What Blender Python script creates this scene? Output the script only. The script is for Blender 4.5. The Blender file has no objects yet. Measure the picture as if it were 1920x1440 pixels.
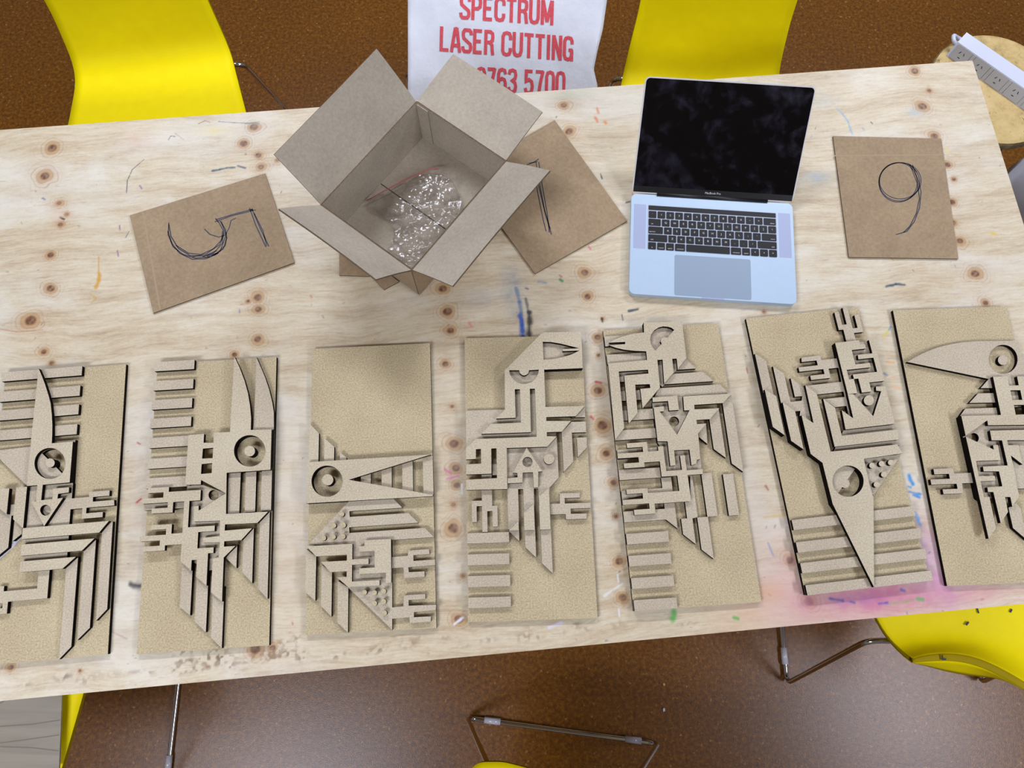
import bpy, bmesh, math, random
import numpy as np
from mathutils import Vector, Matrix
from mathutils.geometry import tessellate_polygon

S = bpy.context.scene
COL = S.collection
TZ = 0.74                                   # height of the table top above the floor

# ------------------------------------------------------------------ camera, world, exposure
CF, CA, CB, CH = 1330.9667, 0.27263885, -0.00655673, 1.39116363   # focal length (px of 1920), tilts, height above table
CR = Matrix.Rotation(CA, 3, 'X') @ Matrix.Rotation(CB, 3, 'Y')
cam_d = bpy.data.cameras.new('camera')
cam = bpy.data.objects.new('camera', cam_d)
COL.objects.link(cam)
cam_d.sensor_width = 36.0
cam_d.lens = CF / 1920 * 36
cam_d.clip_start = 0.01
cam.matrix_world = Matrix.Translation((0, 0, TZ + CH)) @ CR.to_4x4()
S.camera = cam
W = bpy.data.worlds.new('world')
S.world = W
W.use_nodes = True
W.node_tree.nodes['Background'].inputs[0].default_value = (0.84, 0.92, 1.06, 1)
W.node_tree.nodes['Background'].inputs[1].default_value = 0.19
S.view_settings.view_transform = 'Standard'
S.view_settings.look = 'None'
S.view_settings.gamma = 1
S.view_settings.use_curve_mapping = False
S.view_settings.exposure = 0.0
# ceiling lamps: x, y, size x, size y, watts (each is hung on the ceiling by its builder below)
CEIL = 2.85
LAMPS = [(2.5, -0.75, 0.5, 1.2, 50, 'near right'), (-1.35, -1.25, 1.2, 0.5, 46, 'near left'),
         (-0.9, 2.2, 1.2, 0.3, 44, 'far left'), (1.6, 2.4, 1.2, 0.3, 39, 'far right')]


def at(px, py, z):
    """photo pixel -> point on the plane z metres above the table top (world coordinates)"""
    d = CR @ Vector(((px - 960) / CF, -(py - 720) / CF, -1.0))
    t = (z - CH) / d.z
    return Vector((d.x * t, d.y * t, z + TZ))


def lin(r, g, b):
    f = lambda c: (c / 255 / 12.92) if c <= 10 else ((c / 255 + 0.055) / 1.055) ** 2.4
    return (f(r), f(g), f(b), 1.0)


# ------------------------------------------------------------------ helpers
def link(name, me, parent=None, mats=()):
    o = bpy.data.objects.new(name, me)
    COL.objects.link(o)
    for m in mats:
        me.materials.append(m)
    if parent is not None:
        o.parent = parent
    return o


def from_bm(name, bm, parent=None, mats=(), smooth=False):
    me = bpy.data.meshes.new(name)
    bm.normal_update()
    bm.to_mesh(me)
    bm.free()
    if smooth:
        for p in me.polygons:
            p.use_smooth = True
    return link(name, me, parent, mats)


def thing(name, loc, rz, label, cat, group=None):
    o = bpy.data.objects.new(name, None)
    COL.objects.link(o)
    o.empty_display_size = 0.05
    o.location = loc
    o.rotation_euler = (0, 0, rz)
    o['label'] = label
    o['category'] = cat
    if group:
        o['group'] = group
    return o


def tag(o, label, cat, group=None):
    o['label'] = label
    o['category'] = cat
    if group:
        o['group'] = group
    return o


def structure(o):
    o['kind'] = 'structure'
    return o


def bm_box(bm, x0, x1, y0, y1, z0, z1, mi=0):
    v = [bm.verts.new(p) for p in ((x0, y0, z0), (x1, y0, z0), (x1, y1, z0), (x0, y1, z0),
                                   (x0, y0, z1), (x1, y0, z1), (x1, y1, z1), (x0, y1, z1))]
    for f in ((3, 2, 1, 0), (4, 5, 6, 7), (0, 1, 5, 4), (1, 2, 6, 5), (2, 3, 7, 6), (3, 0, 4, 7)):
        bm.faces.new([v[i] for i in f]).material_index = mi
    return v


def prism(bm, outer, z0, z1, holes=(), top=0, side=0, bottom=True):
    """extrude a 2D polygon with holes from z0 to z1"""
    rings = [list(outer)] + [list(h) for h in holes]
    flat = [p for r in rings for p in r]
    tris = tessellate_polygon([[Vector((p[0], p[1], 0)) for p in r] for r in rings])
    vt = [bm.verts.new((p[0], p[1], z1)) for p in flat]
    vb = [bm.verts.new((p[0], p[1], z0)) for p in flat]
    for a, b, c in tris:
        if len({a, b, c}) < 3:
            continue
        pa, pb, pc = flat[a], flat[b], flat[c]
        cr = (pb[0] - pa[0]) * (pc[1] - pa[1]) - (pb[1] - pa[1]) * (pc[0] - pa[0])
        if cr < 0:
            b, c = c, b
        try:
            bm.faces.new((vt[a], vt[b], vt[c])).material_index = top
            if bottom:
                bm.faces.new((vb[a], vb[c], vb[b])).material_index = top
        except ValueError:
            pass
    k = 0
    for ri, r in enumerate(rings):
        n = len(r)
        area = sum(r[i][0] * r[(i + 1) % n][1] - r[(i + 1) % n][0] * r[i][1] for i in range(n))
        ccw = (area > 0) == (ri == 0)
        for i in range(n):
            j = (i + 1) % n
            q = (vb[k + i], vb[k + j], vt[k + j], vt[k + i])
            try:
                bm.faces.new(q if ccw else q[::-1]).material_index = side
            except ValueError:
                pass
        k += n


def rrect(w, h, r, n=6, cx=0, cy=0):
    pts = []
    for sx, sy, a0 in ((1, 1, 0), (-1, 1, 90), (-1, -1, 180), (1, -1, 270)):
        for i in range(n + 1):
            a = math.radians(a0 + 90 * i / n)
            pts.append((cx + sx * (w / 2 - r) + r * math.cos(a), cy + sy * (h / 2 - r) + r * math.sin(a)))
    return pts


def tube(bm, pts, r, n=10, bend=0.0, caps=True):
    """tube along a polyline; corners are rounded over the distance bend"""
    P = [Vector(p) for p in pts]
    if bend > 0:
        Q = [P[0]]
        for i in range(1, len(P) - 1):
            a, b, c = P[i - 1], P[i], P[i + 1]
            l = min(bend, (a - b).length * 0.45, (c - b).length * 0.45)
            s, e = b + (a - b).normalized() * l, b + (c - b).normalized() * l
            for k in range(6):
                t = k / 5
                Q.append(s * (1 - t) ** 2 + b * 2 * t * (1 - t) + e * t ** 2)
        Q.append(P[-1])
        P = Q
    rings = []
    up = None
    for i, p in enumerate(P):
        d = (P[min(i + 1, len(P) - 1)] - P[max(i - 1, 0)]).normalized()
        if up is None:
            up = d.orthogonal().normalized()
        up = (up - d * up.dot(d)).normalized()
        sd = d.cross(up)
        rings.append([bm.verts.new(p + (up * math.cos(2 * math.pi * k / n) + sd * math.sin(2 * math.pi * k / n)) * r) for k in range(n)])
    for a, b in zip(rings, rings[1:]):
        for k in range(n):
            bm.faces.new((a[k], a[(k + 1) % n], b[(k + 1) % n], b[k])).smooth = True
    if caps:
        bm.faces.new(rings[0][::-1])
        bm.faces.new(rings[-1])


def ribbon(bm, pts, w, z=0.0):
    """flat stroke of width w along a 2D polyline (mitred)"""
    P = [Vector((p[0], p[1])) for p in pts]
    L, R = [], []
    for i, p in enumerate(P):
        d0 = (p - P[i - 1]).normalized() if i > 0 else None
        d1 = (P[i + 1] - p).normalized() if i < len(P) - 1 else None
        d0 = d0 or d1
        d1 = d1 or d0
        n0, n1 = Vector((-d0.y, d0.x)), Vector((-d1.y, d1.x))
        m = n0 + n1
        m = m.normalized() if m.length > 1e-6 else n0
        k = min(1.6, 1 / max(0.3, m.dot(n0)))
        L.append(bm.verts.new((*(p + m * w / 2 * k), z)))
        R.append(bm.verts.new((*(p - m * w / 2 * k), z)))
    for i in range(len(P) - 1):
        bm.faces.new((L[i], R[i], R[i + 1], L[i + 1]))


def arc(cx, cy, rx, ry, a0, a1, n=24):
    return [(cx + rx * math.cos(math.radians(a0 + (a1 - a0) * i / n)), cy + ry * math.sin(math.radians(a0 + (a1 - a0) * i / n))) for i in range(n + 1)]


# ------------------------------------------------------------------ materials
class NT:
    def __init__(self, name):
        self.m = bpy.data.materials.new(name)
        self.m.use_nodes = True
        self.t = self.m.node_tree
        self.b = self.t.nodes['Principled BSDF']
        self.co = None

    def n(self, kind, **kw):
        nd = self.t.nodes.new(kind)
        for k, v in kw.items():
            setattr(nd, k, v)
        return nd

    def l(self, a, b):
        self.t.links.new(a, b)

    def coord(self, scale=(1, 1, 1), kind='Object'):
        tc = self.n('ShaderNodeTexCoord')
        mp = self.n('ShaderNodeMapping')
        mp.inputs['Scale'].default_value = scale
        self.l(tc.outputs[kind], mp.inputs[0])
        return mp.outputs[0]

    def noise(self, vec, scale, detail=4, rough=0.6, dist=0.0):
        nd = self.n('ShaderNodeTexNoise')
        self.l(vec, nd.inputs['Vector'])
        nd.inputs['Scale'].default_value = scale
        nd.inputs['Detail'].default_value = detail
        nd.inputs['Roughness'].default_value = rough
        nd.inputs['Distortion'].default_value = dist
        return nd.outputs[0]

    def ramp(self, fac, stops):
        nd = self.n('ShaderNodeValToRGB')
        self.l(fac, nd.inputs[0])
        e = nd.color_ramp.elements
        while len(e) < len(stops):
            e.new(0.5)
        for el, (p, c) in zip(e, stops):
            el.position = p
            el.color = c if len(c) == 4 else (*c, 1)
        return nd.outputs[0]

    def mix(self, fac, a, b, mode='MIX'):
        nd = self.n('ShaderNodeMix', data_type='RGBA', blend_type=mode)
        for s, v in ((nd.inputs[0], fac), (nd.inputs[6], a), (nd.inputs[7], b)):
            if hasattr(v, 'is_output'):
                self.l(v, s)
            else:
                s.default_value = v
        return nd.outputs[2]

    def bump(self, h, strength, dist=0.001):
        nd = self.n('ShaderNodeBump')
        nd.inputs['Strength'].default_value = strength
        nd.inputs['Distance'].default_value = dist
        self.l(h, nd.inputs['Height'])
        self.l(nd.outputs[0], self.b.inputs['Normal'])

    def out(self, color=None, rough=0.6, metal=0.0, spec=0.5):
        if color is not None:
            if hasattr(color, 'is_output'):
                self.l(color, self.b.inputs['Base Color'])
            else:
                self.b.inputs['Base Color'].default_value = color
        self.b.inputs['Roughness'].default_value = rough
        self.b.inputs['Metallic'].default_value = metal
        self.b.inputs['Specular IOR Level'].default_value = spec
        return self.m


def G(v):
    return (v, v, v, 1)


def mat_speckle(name, c0, c1, scale, rough=0.7, bump=0.15, spec=0.3, blot=0.12):
    t = NT(name)
    v = t.coord()
    f = t.noise(v, scale, 3, 0.7)
    c = t.ramp(f, [(0.3, c0), (0.7, c1)])
    g = t.noise(v, 9, 3, 0.5)
    c = t.mix(blot, c, t.ramp(g, [(0.35, G(0.25)), (0.65, G(0.8))]), 'OVERLAY')
    t.bump(f, bump, 0.0006)
    return t.out(c, rough, 0, spec)


M = {}
M['mdf_base'] = mat_speckle('mdf_board', lin(168, 151, 116), lin(218, 202, 165), 330, 0.75)
M['mdf_grey'] = mat_speckle('mdf_grey_sheet', lin(176, 162, 139), lin(215, 202, 178), 330, 0.75)
M['mdf_pale'] = mat_speckle('mdf_pale_sheet', lin(182, 168, 141), lin(219, 206, 179), 330, 0.75)
M['char'] = mat_speckle('laser_charred_edge', lin(9, 6, 6), lin(22, 15, 13), 300, 0.9, 0.1, 0.1)
M['card'] = mat_speckle('brown_cardboard', lin(155, 133, 104), lin(173, 152, 123), 150, 0.85, 0.1, 0.2)
M['card_in'] = mat_speckle('grey_cardboard_inside', lin(170, 159, 142), lin(186, 176, 159), 150, 0.85, 0.1, 0.2)
M['card_edge'] = mat_speckle('cut_cardboard_edge', lin(84, 70, 54), lin(138, 120, 98), 700, 0.9, 0.2, 0.1)
M['pen'] = NT('pen_ink').out(lin(46, 44, 62), 0.5)
M['pale_paper'] = NT('pale_paper').out(lin(205, 208, 220), 0.5)


def mat_plain(name, c, rough=0.5, metal=0.0, spec=0.5, var=0.0, scale=20):
    t = NT(name)
    if var:
        v = t.coord()
        f = t.noise(v, scale, 4, 0.6)
        d = tuple(x * (1 - var) for x in c[:3]) + (1,)
        col = t.ramp(f, [(0.3, d), (0.7, c)])
        return t.out(col, rough, metal, spec)
    return t.out(c, rough, metal, spec)


M['yellow'] = mat_plain('yellow_plastic', lin(250, 229, 0), 0.55, 0, 0.12, 0.05, 30)
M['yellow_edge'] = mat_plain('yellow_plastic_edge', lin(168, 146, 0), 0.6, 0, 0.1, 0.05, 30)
M['chrome'] = mat_plain('chrome', lin(205, 205, 208), 0.12, 1.0)
M['glide'] = mat_plain('clear_plastic_glide', lin(190, 188, 196), 0.18, 0, 0.6)
M['alu'] = mat_plain('anodised_aluminium', lin(188, 210, 231), 0.45, 0.1, 0.5, 0.03, 60)
M['pad'] = mat_plain('trackpad_glass', lin(148, 167, 187), 0.4, 0.05, 0.5)
M['grille'] = mat_plain('speaker_perforation', lin(172, 182, 212), 0.5, 0.1, 0.4)
M['key'] = mat_plain('black_keycap', lin(14, 14, 16), 0.5, 0, 0.4)
M['legend'] = mat_plain('white_legend', lin(225, 225, 228), 0.5)
M['well'] = mat_plain('key_gap', lin(182, 192, 210), 0.5, 0.1)
M['black'] = mat_plain('black_plastic', lin(12, 12, 14), 0.4)
M['white_plastic'] = mat_plain('white_plastic', lin(208, 213, 228), 0.4, 0, 0.4)
M['grey_plastic'] = mat_plain('grey_socket_face', lin(186, 184, 184), 0.5, 0, 0.4)
M['slot'] = mat_plain('dark_slot', lin(25, 24, 26), 0.6)
M['red_ink'] = mat_speckle('red_printing_ink', lin(205, 66, 78), lin(226, 98, 108), 260, 0.45, 0.1, 0.4)
M['grey_board'] = None
M['crease'] = mat_plain('pressed_crease', lin(170, 150, 122), 0.85)


def mat_screen():
    t = NT('dark_glass_screen')
    v = t.coord()
    f = t.noise(v, 14, 3, 0.6, 0.6)
    g = t.noise(v, 45, 2, 0.5)
    m = t.mix(0.3, f, g)
    c = t.ramp(m, [(0.5, lin(6, 6, 9)), (0.66, lin(34, 32, 44))])
    r = t.ramp(m, [(0.48, G(0.06)), (0.66, G(0.3))])
    t.l(r, t.b.inputs['Roughness'])
    m_ = t.out(c, 0.1, 0, 0.35)
    t.l(r, t.b.inputs['Roughness'])
    return m_


M['screen'] = mat_screen()


def mat_floor():
    t = NT('cork_floor')
    v = t.coord()
    f = t.noise(v, 95, 4, 0.75)
    vo = t.n('ShaderNodeTexVoronoi')
    t.l(v, vo.inputs['Vector'])
    vo.inputs['Scale'].default_value = 210
    base = t.ramp(f, [(0.28, lin(66, 37, 3)), (0.5, lin(106, 63, 8)), (0.72, lin(140, 90, 20))])
    spk = t.ramp(vo.outputs['Color'], [(0.0, G(0)), (0.88, G(0)), (0.95, G(.6))])
    c = t.mix(spk, base, lin(168, 126, 74))
    big = t.noise(v, 1.3, 3, 0.5)
    c = t.mix(0.25, c, t.ramp(big, [(0.35, G(0.3)), (0.65, G(0.7))]), 'OVERLAY')
    fine = t.noise(v, 380, 2, 0.6)
    t.bump(fine, 0.35, 0.0008)
    return t.out(c, 0.31, 0, 0.42)


M['floor'] = mat_floor()


def mat_table():
    t = NT('pine_plywood')
    v = t.coord((1.0, 9.0, 1.0))
    warp = t.noise(t.coord((1, 1, 1)), 2.2, 3, 0.5)
    add = t.n('ShaderNodeVectorMath', operation='ADD')
    sc = t.n('ShaderNodeVectorMath', operation='SCALE')
    cmb = t.n('ShaderNodeCombineXYZ')
    t.l(warp, cmb.inputs[1])
    t.l(cmb.outputs[0], sc.inputs[0])
    sc.inputs['Scale'].default_value = 1.1
    t.l(v, add.inputs[0])
    t.l(sc.outputs[0], add.inputs[1])
    g1 = t.noise(add.outputs[0], 4.5, 5, 0.6)
    g2 = t.noise(add.outputs[0], 22, 4, 0.65)
    c = t.ramp(g1, [(0.25, lin(194, 174, 142)), (0.45, lin(212, 196, 166)), (0.62, lin(221, 208, 180)), (0.8, lin(198, 177, 144))])
    c = t.mix(0.4, c, t.ramp(g2, [(0.32, G(0.28)), (0.6, G(0.62))]), 'OVERLAY')
    # worn, whitened patches
    wv = t.noise(t.coord((1, 2.2, 1)), 3.4, 4, 0.6, 0.4)
    c = t.mix(t.ramp(wv, [(0.48, G(0)), (0.68, G(0.6))]), c, lin(234, 231, 219))
    tick = t.noise(t.coord((1, 8, 1)), 26, 3, 0.6)
    c = t.mix(t.ramp(tick, [(0.64, G(0)), (0.72, G(0.3))]), c, lin(164, 134, 100))
    fine = t.noise(t.coord((1, 2, 1)), 110, 4, 0.7)
    c = t.mix(0.22, c, t.ramp(fine, [(0.3, G(0.25)), (0.7, G(0.75))]), 'OVERLAY')
    at1 = t.n('ShaderNodeVertexColor', layer_name='knot')
    sep = t.n('ShaderNodeSeparateColor')
    t.l(at1.outputs[0], sep.inputs[0])
    c = t.mix(sep.outputs[1], c, lin(192, 152, 106))
    c = t.mix(sep.outputs[2], c, lin(150, 104, 66))
    c = t.mix(sep.outputs[0], c, lin(112, 68, 44))
    at2 = t.n('ShaderNodeVertexColor', layer_name='stain')
    c = t.mix(at2.outputs['Alpha'], c, at2.outputs['Color'])
    # small dirt specks
    sp = t.noise(t.coord((1, 2.5, 1)), 85, 2, 0.5)
    c = t.mix(t.ramp(sp, [(0.73, G(0)), (0.79, G(0.55))]), c, lin(120, 92, 68))
    t.bump(g2, 0.12, 0.001)
    return t.out(c, 0.5, 0, 0.4)


M['table'] = mat_table()


def mat_ply_edge():
    t = NT('plywood_edge')
    v = t.coord((1, 1, 260))
    w = t.noise(v, 1.0, 2, 0.5)
    c = t.ramp(w, [(0.4, lin(150, 110, 70)), (0.6, lin(214, 182, 140))])
    return t.out(c, 0.7)


M['ply_edge'] = mat_ply_edge()


def mat_bag():
    t = NT('white_woven_plastic')
    v = t.coord()
    br = t.n('ShaderNodeTexBrick')
    t.l(t.coord((160, 160, 160)), br.inputs['Vector'])
    f = t.noise(v, 9, 4, 0.6)
    c = t.ramp(f, [(0.35, lin(216, 221, 232)), (0.65, lin(228, 232, 242))])
    t.bump(t.noise(v, 26, 4, 0.6), 0.55, 0.004)
    return t.out(c, 0.35, 0, 0.4)


M['bag'] = mat_bag()


def mat_stool():
    t = NT('scuffed_pale_wood')
    v = t.coord()
    f = t.noise(v, 12, 5, 0.7)
    c = t.ramp(f, [(0.3, lin(150, 124, 76)), (0.5, lin(206, 178, 116)), (0.7, lin(222, 196, 138))])
    s = t.noise(v, 60, 3, 0.7)
    c = t.mix(t.ramp(s, [(0.62, G(0)), (0.7, G(0.7))]), c, lin(84, 66, 42))
    return t.out(c, 0.55)


M['stool'] = mat_stool()
M['stool_edge'] = mat_speckle('stool_rim', lin(92, 76, 46), lin(150, 126, 82), 40, 0.6)


def mat_greyboard():
    t = NT('grey_paper_sheet')
    v = t.coord((0.6, 7, 1))
    f = t.noise(v, 5, 5, 0.6, 0.5)
    c = t.ramp(f, [(0.3, lin(142, 134, 122)), (0.6, lin(160, 152, 140)), (0.75, lin(150, 142, 130))])
    return t.out(c, 0.6)


M['grey_board'] = mat_greyboard()


def mat_film():
    t = NT('clear_plastic_film')
    nt = t.t
    nt.nodes.remove(t.b)
    tr = t.n('ShaderNodeBsdfTransparent')
    tr.inputs[0].default_value = (0.985, 0.985, 0.99, 1)
    gl = t.n('ShaderNodeBsdfGlossy')
    gl.inputs['Roughness'].default_value = 0.07
    fr = t.n('ShaderNodeFresnel')
    fr.inputs[0].default_value = 1.45
    bp = t.n('ShaderNodeBump')
    bp.inputs['Strength'].default_value = 0.3
    bp.inputs['Distance'].default_value = 0.002
    nz = t.noise(t.coord((1, 3, 1)), 30, 2, 0.5, 1.0)
    t.l(nz, bp.inputs['Height'])
    t.l(bp.outputs[0], gl.inputs['Normal'])
    t.l(bp.outputs[0], fr.inputs['Normal'])
    mul = t.n('ShaderNodeMath', operation='MULTIPLY_ADD')
    t.l(fr.outputs[0], mul.inputs[0])
    mul.inputs[1].default_value = 0.55
    mul.inputs[2].default_value = 0.0
    mx = t.n('ShaderNodeMixShader')
    t.l(mul.outputs[0], mx.inputs[0])
    t.l(tr.outputs[0], mx.inputs[1])
    t.l(gl.outputs[0], mx.inputs[2])
    t.l(mx.outputs[0], nt.nodes['Material Output'].inputs[0])
    return t.m


M['film'] = mat_film()
M['zip'] = mat_plain('red_zip_line', lin(190, 96, 96), 0.4)

# ------------------------------------------------------------------ the setting
bm = bmesh.new()
bm_box(bm, -4.5, 4.5, -4.0, 5.0, -0.06, 0.0)
structure(from_bm('floor', bm, None, [M['floor']]))
bm = bmesh.new()
bm_box(bm, -4.5, 4.5, -4.0, 5.0, CEIL, CEIL + 0.05)
structure(from_bm('ceiling', bm, None, [mat_plain('white_ceiling', lin(235, 235, 232), 0.8)]))
em = NT('lamp_diffuser')
em.b.inputs['Emission Color'].default_value = (1, 1, 1, 1)
em.b.inputs['Emission Strength'].default_value = 1.0
M['diffuser'] = em.out(lin(240, 240, 240), 0.5)
for (x, y, sx, sy, wt, nm) in LAMPS:
    t = thing('ceiling_light', (x, y, CEIL), 0, 'flat white ceiling light panel, the %s one of the four above the table' % nm, 'ceiling light', 'ceiling lights above the table')
    bm = bmesh.new()
    bm_box(bm, -sx / 2 - .03, sx / 2 + .03, -sy / 2 - .03, sy / 2 + .03, -0.07, -0.0005)
    from_bm('housing', bm, t, [M['white_plastic']])
    bm = bmesh.new()
    bm_box(bm, -sx / 2, sx / 2, -sy / 2, sy / 2, -0.078, -0.0702)
    from_bm('diffuser', bm, t, [M['diffuser']])
    ld = bpy.data.lights.new('lamp', 'AREA')
    ld.shape = 'RECTANGLE'
    ld.size, ld.size_y, ld.energy = sx, sy, wt
    ld.color = (0.94, 0.985, 1.14)
    lo = bpy.data.objects.new('lamp', ld)
    COL.objects.link(lo)
    lo.parent = t
    lo.location = (0, 0, -0.085)

# ------------------------------------------------------------------ the plywood table
TA, TO, TR_, TW = 0.08658958, 1.07734267, 1.18764808, 1.2016796
tm, tn = Vector((math.cos(TA), math.sin(TA))), Vector((-math.sin(TA), math.cos(TA)))
tc = tm * (TR_ - 1.2) + tn * (TO - TW / 2)
table = thing('work_table', (tc.x, tc.y, 0), TA, 'long plywood work table, paint-stained, with rows of dark knots', 'table')


def tuv(px, py):
    p = at(px, py, 0)
    d = Vector((p.x - tc.x, p.y - tc.y))
    return d.dot(tm), d.dot(tn)


def build_tabletop():
    NX, NY = 1200, 600
    L, Wd = 2.4, TW
    xs = np.linspace(-L / 2, L / 2, NX + 1)
    ys = np.linspace(-Wd / 2, Wd / 2, NY + 1)
    X, Y = np.meshgrid(xs, ys)
    rs = np.random.RandomState(5)

    def vnoise(cell, seed):
        r = np.random.RandomState(seed)
        gx, gy = int(L / cell) + 3, int(Wd / cell) + 3
        g = r.rand(gy, gx)
        fx, fy = (X + L / 2) / cell, (Y + Wd / 2) / cell
        ix, iy = fx.astype(int), fy.astype(int)
        tx, ty = fx - ix, fy - iy
        tx, ty = tx * tx * (3 - 2 * tx), ty * ty * (3 - 2 * ty)
        return (g[iy, ix] * (1 - tx) + g[iy, ix + 1] * tx) * (1 - ty) + (g[iy + 1, ix] * (1 - tx) + g[iy + 1, ix + 1] * tx) * ty
    n1, n2, n3 = vnoise(0.02, 1), vnoise(0.008, 2), vnoise(0.005, 3)
    nz = 0.5 * n1 + 0.3 * n2 + 0.2 * n3
    knot = np.zeros((NY + 1, NX + 1, 4), np.float32)
    knot[..., 3] = 1
    stain = np.zeros((NY + 1, NX + 1, 4), np.float32)

    def win(u, v, r):
        i0, i1 = np.searchsorted(xs, [u - r, u + r])
        j0, j1 = np.searchsorted(ys, [v - r, v + r])
        return slice(max(j0, 0), max(j1, 0)), slice(max(i0, 0), max(i1, 0))

    def put(sl, col, a):
        a = a[..., None]
        c = np.array(lin(*col)[:3])
        old = stain[sl]
        na = a + old[..., 3:] * (1 - a)
        rgb = np.where(na > 1e-5, (c * a + old[..., :3] * old[..., 3:] * (1 - a)) / np.maximum(na, 1e-5), c)
        stain[sl] = np.concatenate([rgb, na], -1)
    KN = [(98, 278, 18), (85, 330, 20), (110, 381, 11), (125, 402, 8), (113, 421, 10), (95, 478, 13), (95, 541, 16), (58, 600, 21), (82, 660, 13), (97, 681, 8),
          (477, 238, 16), (458, 269, 15), (484, 291, 11), (489, 313, 12), (483, 558, 16), (484, 580, 14), (465, 565, 9), (483, 635, 16), (440, 665, 12), (478, 1217, 20), (512, 1215, 12),
          (830, 541, 16), (838, 584, 18), (845, 620, 15), (835, 683, 14), (848, 762, 8), (850, 832, 18), (855, 877, 15), (857, 910, 14), (850, 946, 9), (850, 990, 20), (868, 1080, 9), (860, 1160, 17),
          (1058, 197, 13), (1067, 247, 15), (1097, 511, 16), (1102, 557, 14), (1120, 632, 14), (1122, 666, 7), (1122, 732, 17), (1130, 797, 18), (1137, 850, 17), (1150, 905, 14), (1155, 968, 8), (1161, 1052, 14), (1168, 1120, 15), (1433, 585, 8), (1130, 598, 6),
          (1715, 133, 14), (1742, 170, 7), (1730, 199, 16), (1752, 255, 15), (1777, 309, 13), (1788, 336, 8), (1785, 379, 12), (1788, 418, 11), (1800, 452, 15), (1828, 514, 17), (1848, 568, 13),
          (1481, 1050, 15), (1515, 1128, 18), (20, 1252, 12), (775, 655, 5), (1851, 176, 5), (1866, 220, 6), (1886, 285, 6), (1905, 352, 6), (150, 1258, 6), (520, 300, 8), (1470, 840, 6)]
    for k, (px, py, rp) in enumerate(KN):
        u, v = tuv(px, py)
        u2, _ = tuv(px + rp, py)
        r = abs(u2 - u) * 0.68
        sl = win(u, v, r * 4.5)
        dx, dy = (X[sl] - u) / (r * 1.12), (Y[sl] - v) / r
        d = np.hypot(dx, dy) * (0.8 + 0.45 * n1[sl]) + 0.10 * (n2[sl] - .5)
        core = np.clip((0.72 - d) / 0.22, 0, 1) * (0.75 + 0.5 * (n3[sl] - .4))
        halo = np.exp(-((d - 0.75) / 0.42) ** 2) * 0.62 + np.exp(-(d / 2.6) ** 2) * 0.22
        ring = np.clip(np.cos(d * 11 + 1.2), 0, 1) ** 4 * np.exp(-((d - 1.3) / 0.8) ** 2) * 0.45
        kk = knot[sl]
        kk[..., 0] = np.maximum(kk[..., 0], np.clip(core, 0, 1))
        kk[..., 1] = np.maximum(kk[..., 1], halo)
        kk[..., 2] = np.maximum(kk[..., 2], ring)

    def stroke(pts, w, col, a=0.9, soft=0.35):
        P = [tuv(*p) for p in pts]
        wm = w * 0.00104
        for (a0, b0), (a1, b1) in zip(P, P[1:] if len(P) > 1 else P):
            cu, cv = (a0 + a1) / 2, (b0 + b1) / 2
            sl = win(cu, cv, math.hypot(a1 - a0, b1 - b0) / 2 + wm * 1.5 + .004)
            dx, dy = a1 - a0, b1 - b0
            q = dx * dx + dy * dy + 1e-12
            t = np.clip(((X[sl] - a0) * dx + (Y[sl] - b0) * dy) / q, 0, 1)
            d = np.hypot(X[sl] - a0 - t * dx, Y[sl] - b0 - t * dy) + wm * 0.35 * (n2[sl] - .5)
            al = np.clip((wm / 2 + .0008 - d) / (wm * soft + .0008), 0, 1) * a
            put(sl, col, al)

    def blob(px, py, rx, ry, col, a, tex=0.6, grain=False):
        u, v = tuv(px, py)
        ru, rv = rx * .00102, ry * .00108
        sl = win(u, v, max(ru, rv) * 2.2)
        d = ((X[sl] - u) / ru) ** 2 + ((Y[sl] - v) / rv) ** 2
        g = np.clip(((0.5 * n2[sl] + 0.5 * n3[sl]) - .46) * 7, 0, 1) if grain else np.clip((nz[sl] - .3) * 2.4, 0, 1)
        put(sl, col, np.exp(-d * 0.8) * a * (1 - tex + tex * g))
    # broad stains
    for b in [(1650, 1118, 150, 34, (212, 112, 148), .95, .25), (1760, 1060, 34, 70, (204, 138, 184), .7, .4), (1470, 1085, 60, 70, (228, 176, 182), .55, .5),
              (1400, 1150, 60, 30, (232, 190, 150), .4, .5), (1440, 1108, 26, 16, (226, 160, 106), .6, .5), (1850, 1110, 60, 16, (222, 150, 160), .4, .5),
              (962, 548, 20, 46, (120, 140, 164), .65, .6), (900, 560, 40, 18, (170, 180, 190), .4, .5), (400, 245, 30, 9, (232, 214, 110), .5, .5),
              (255, 262, 28, 22, (224, 180, 160), .35, .5), (1716, 211, 16, 9, (160, 196, 214), .55, .6), (1532, 332, 22, 12, (150, 190, 216), .5, .6), (1545, 190, 24, 12, (170, 200, 215), .4, .6),
              (1183, 880, 22, 90, (168, 156, 148), .45, .5), (858, 900, 20, 150, (190, 176, 160), .3, .5), (1712, 1015, 14, 40, (180, 150, 200), .6, .5),
              (1420, 960, 26, 160, (214, 204, 192), .4, .5), (265, 900, 22, 160, (222, 214, 206), .4, .5), (545, 1000, 20, 160, (224, 206, 186), .4, .4),
              (1068, 178, 50, 8, (180, 205, 180), .4, .6), (110, 400, 14, 30, (216, 170, 140), .35, .5), (1600, 1126, 60, 10, (140, 130, 190), .35, .8)]:
        blob(*b)
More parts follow.
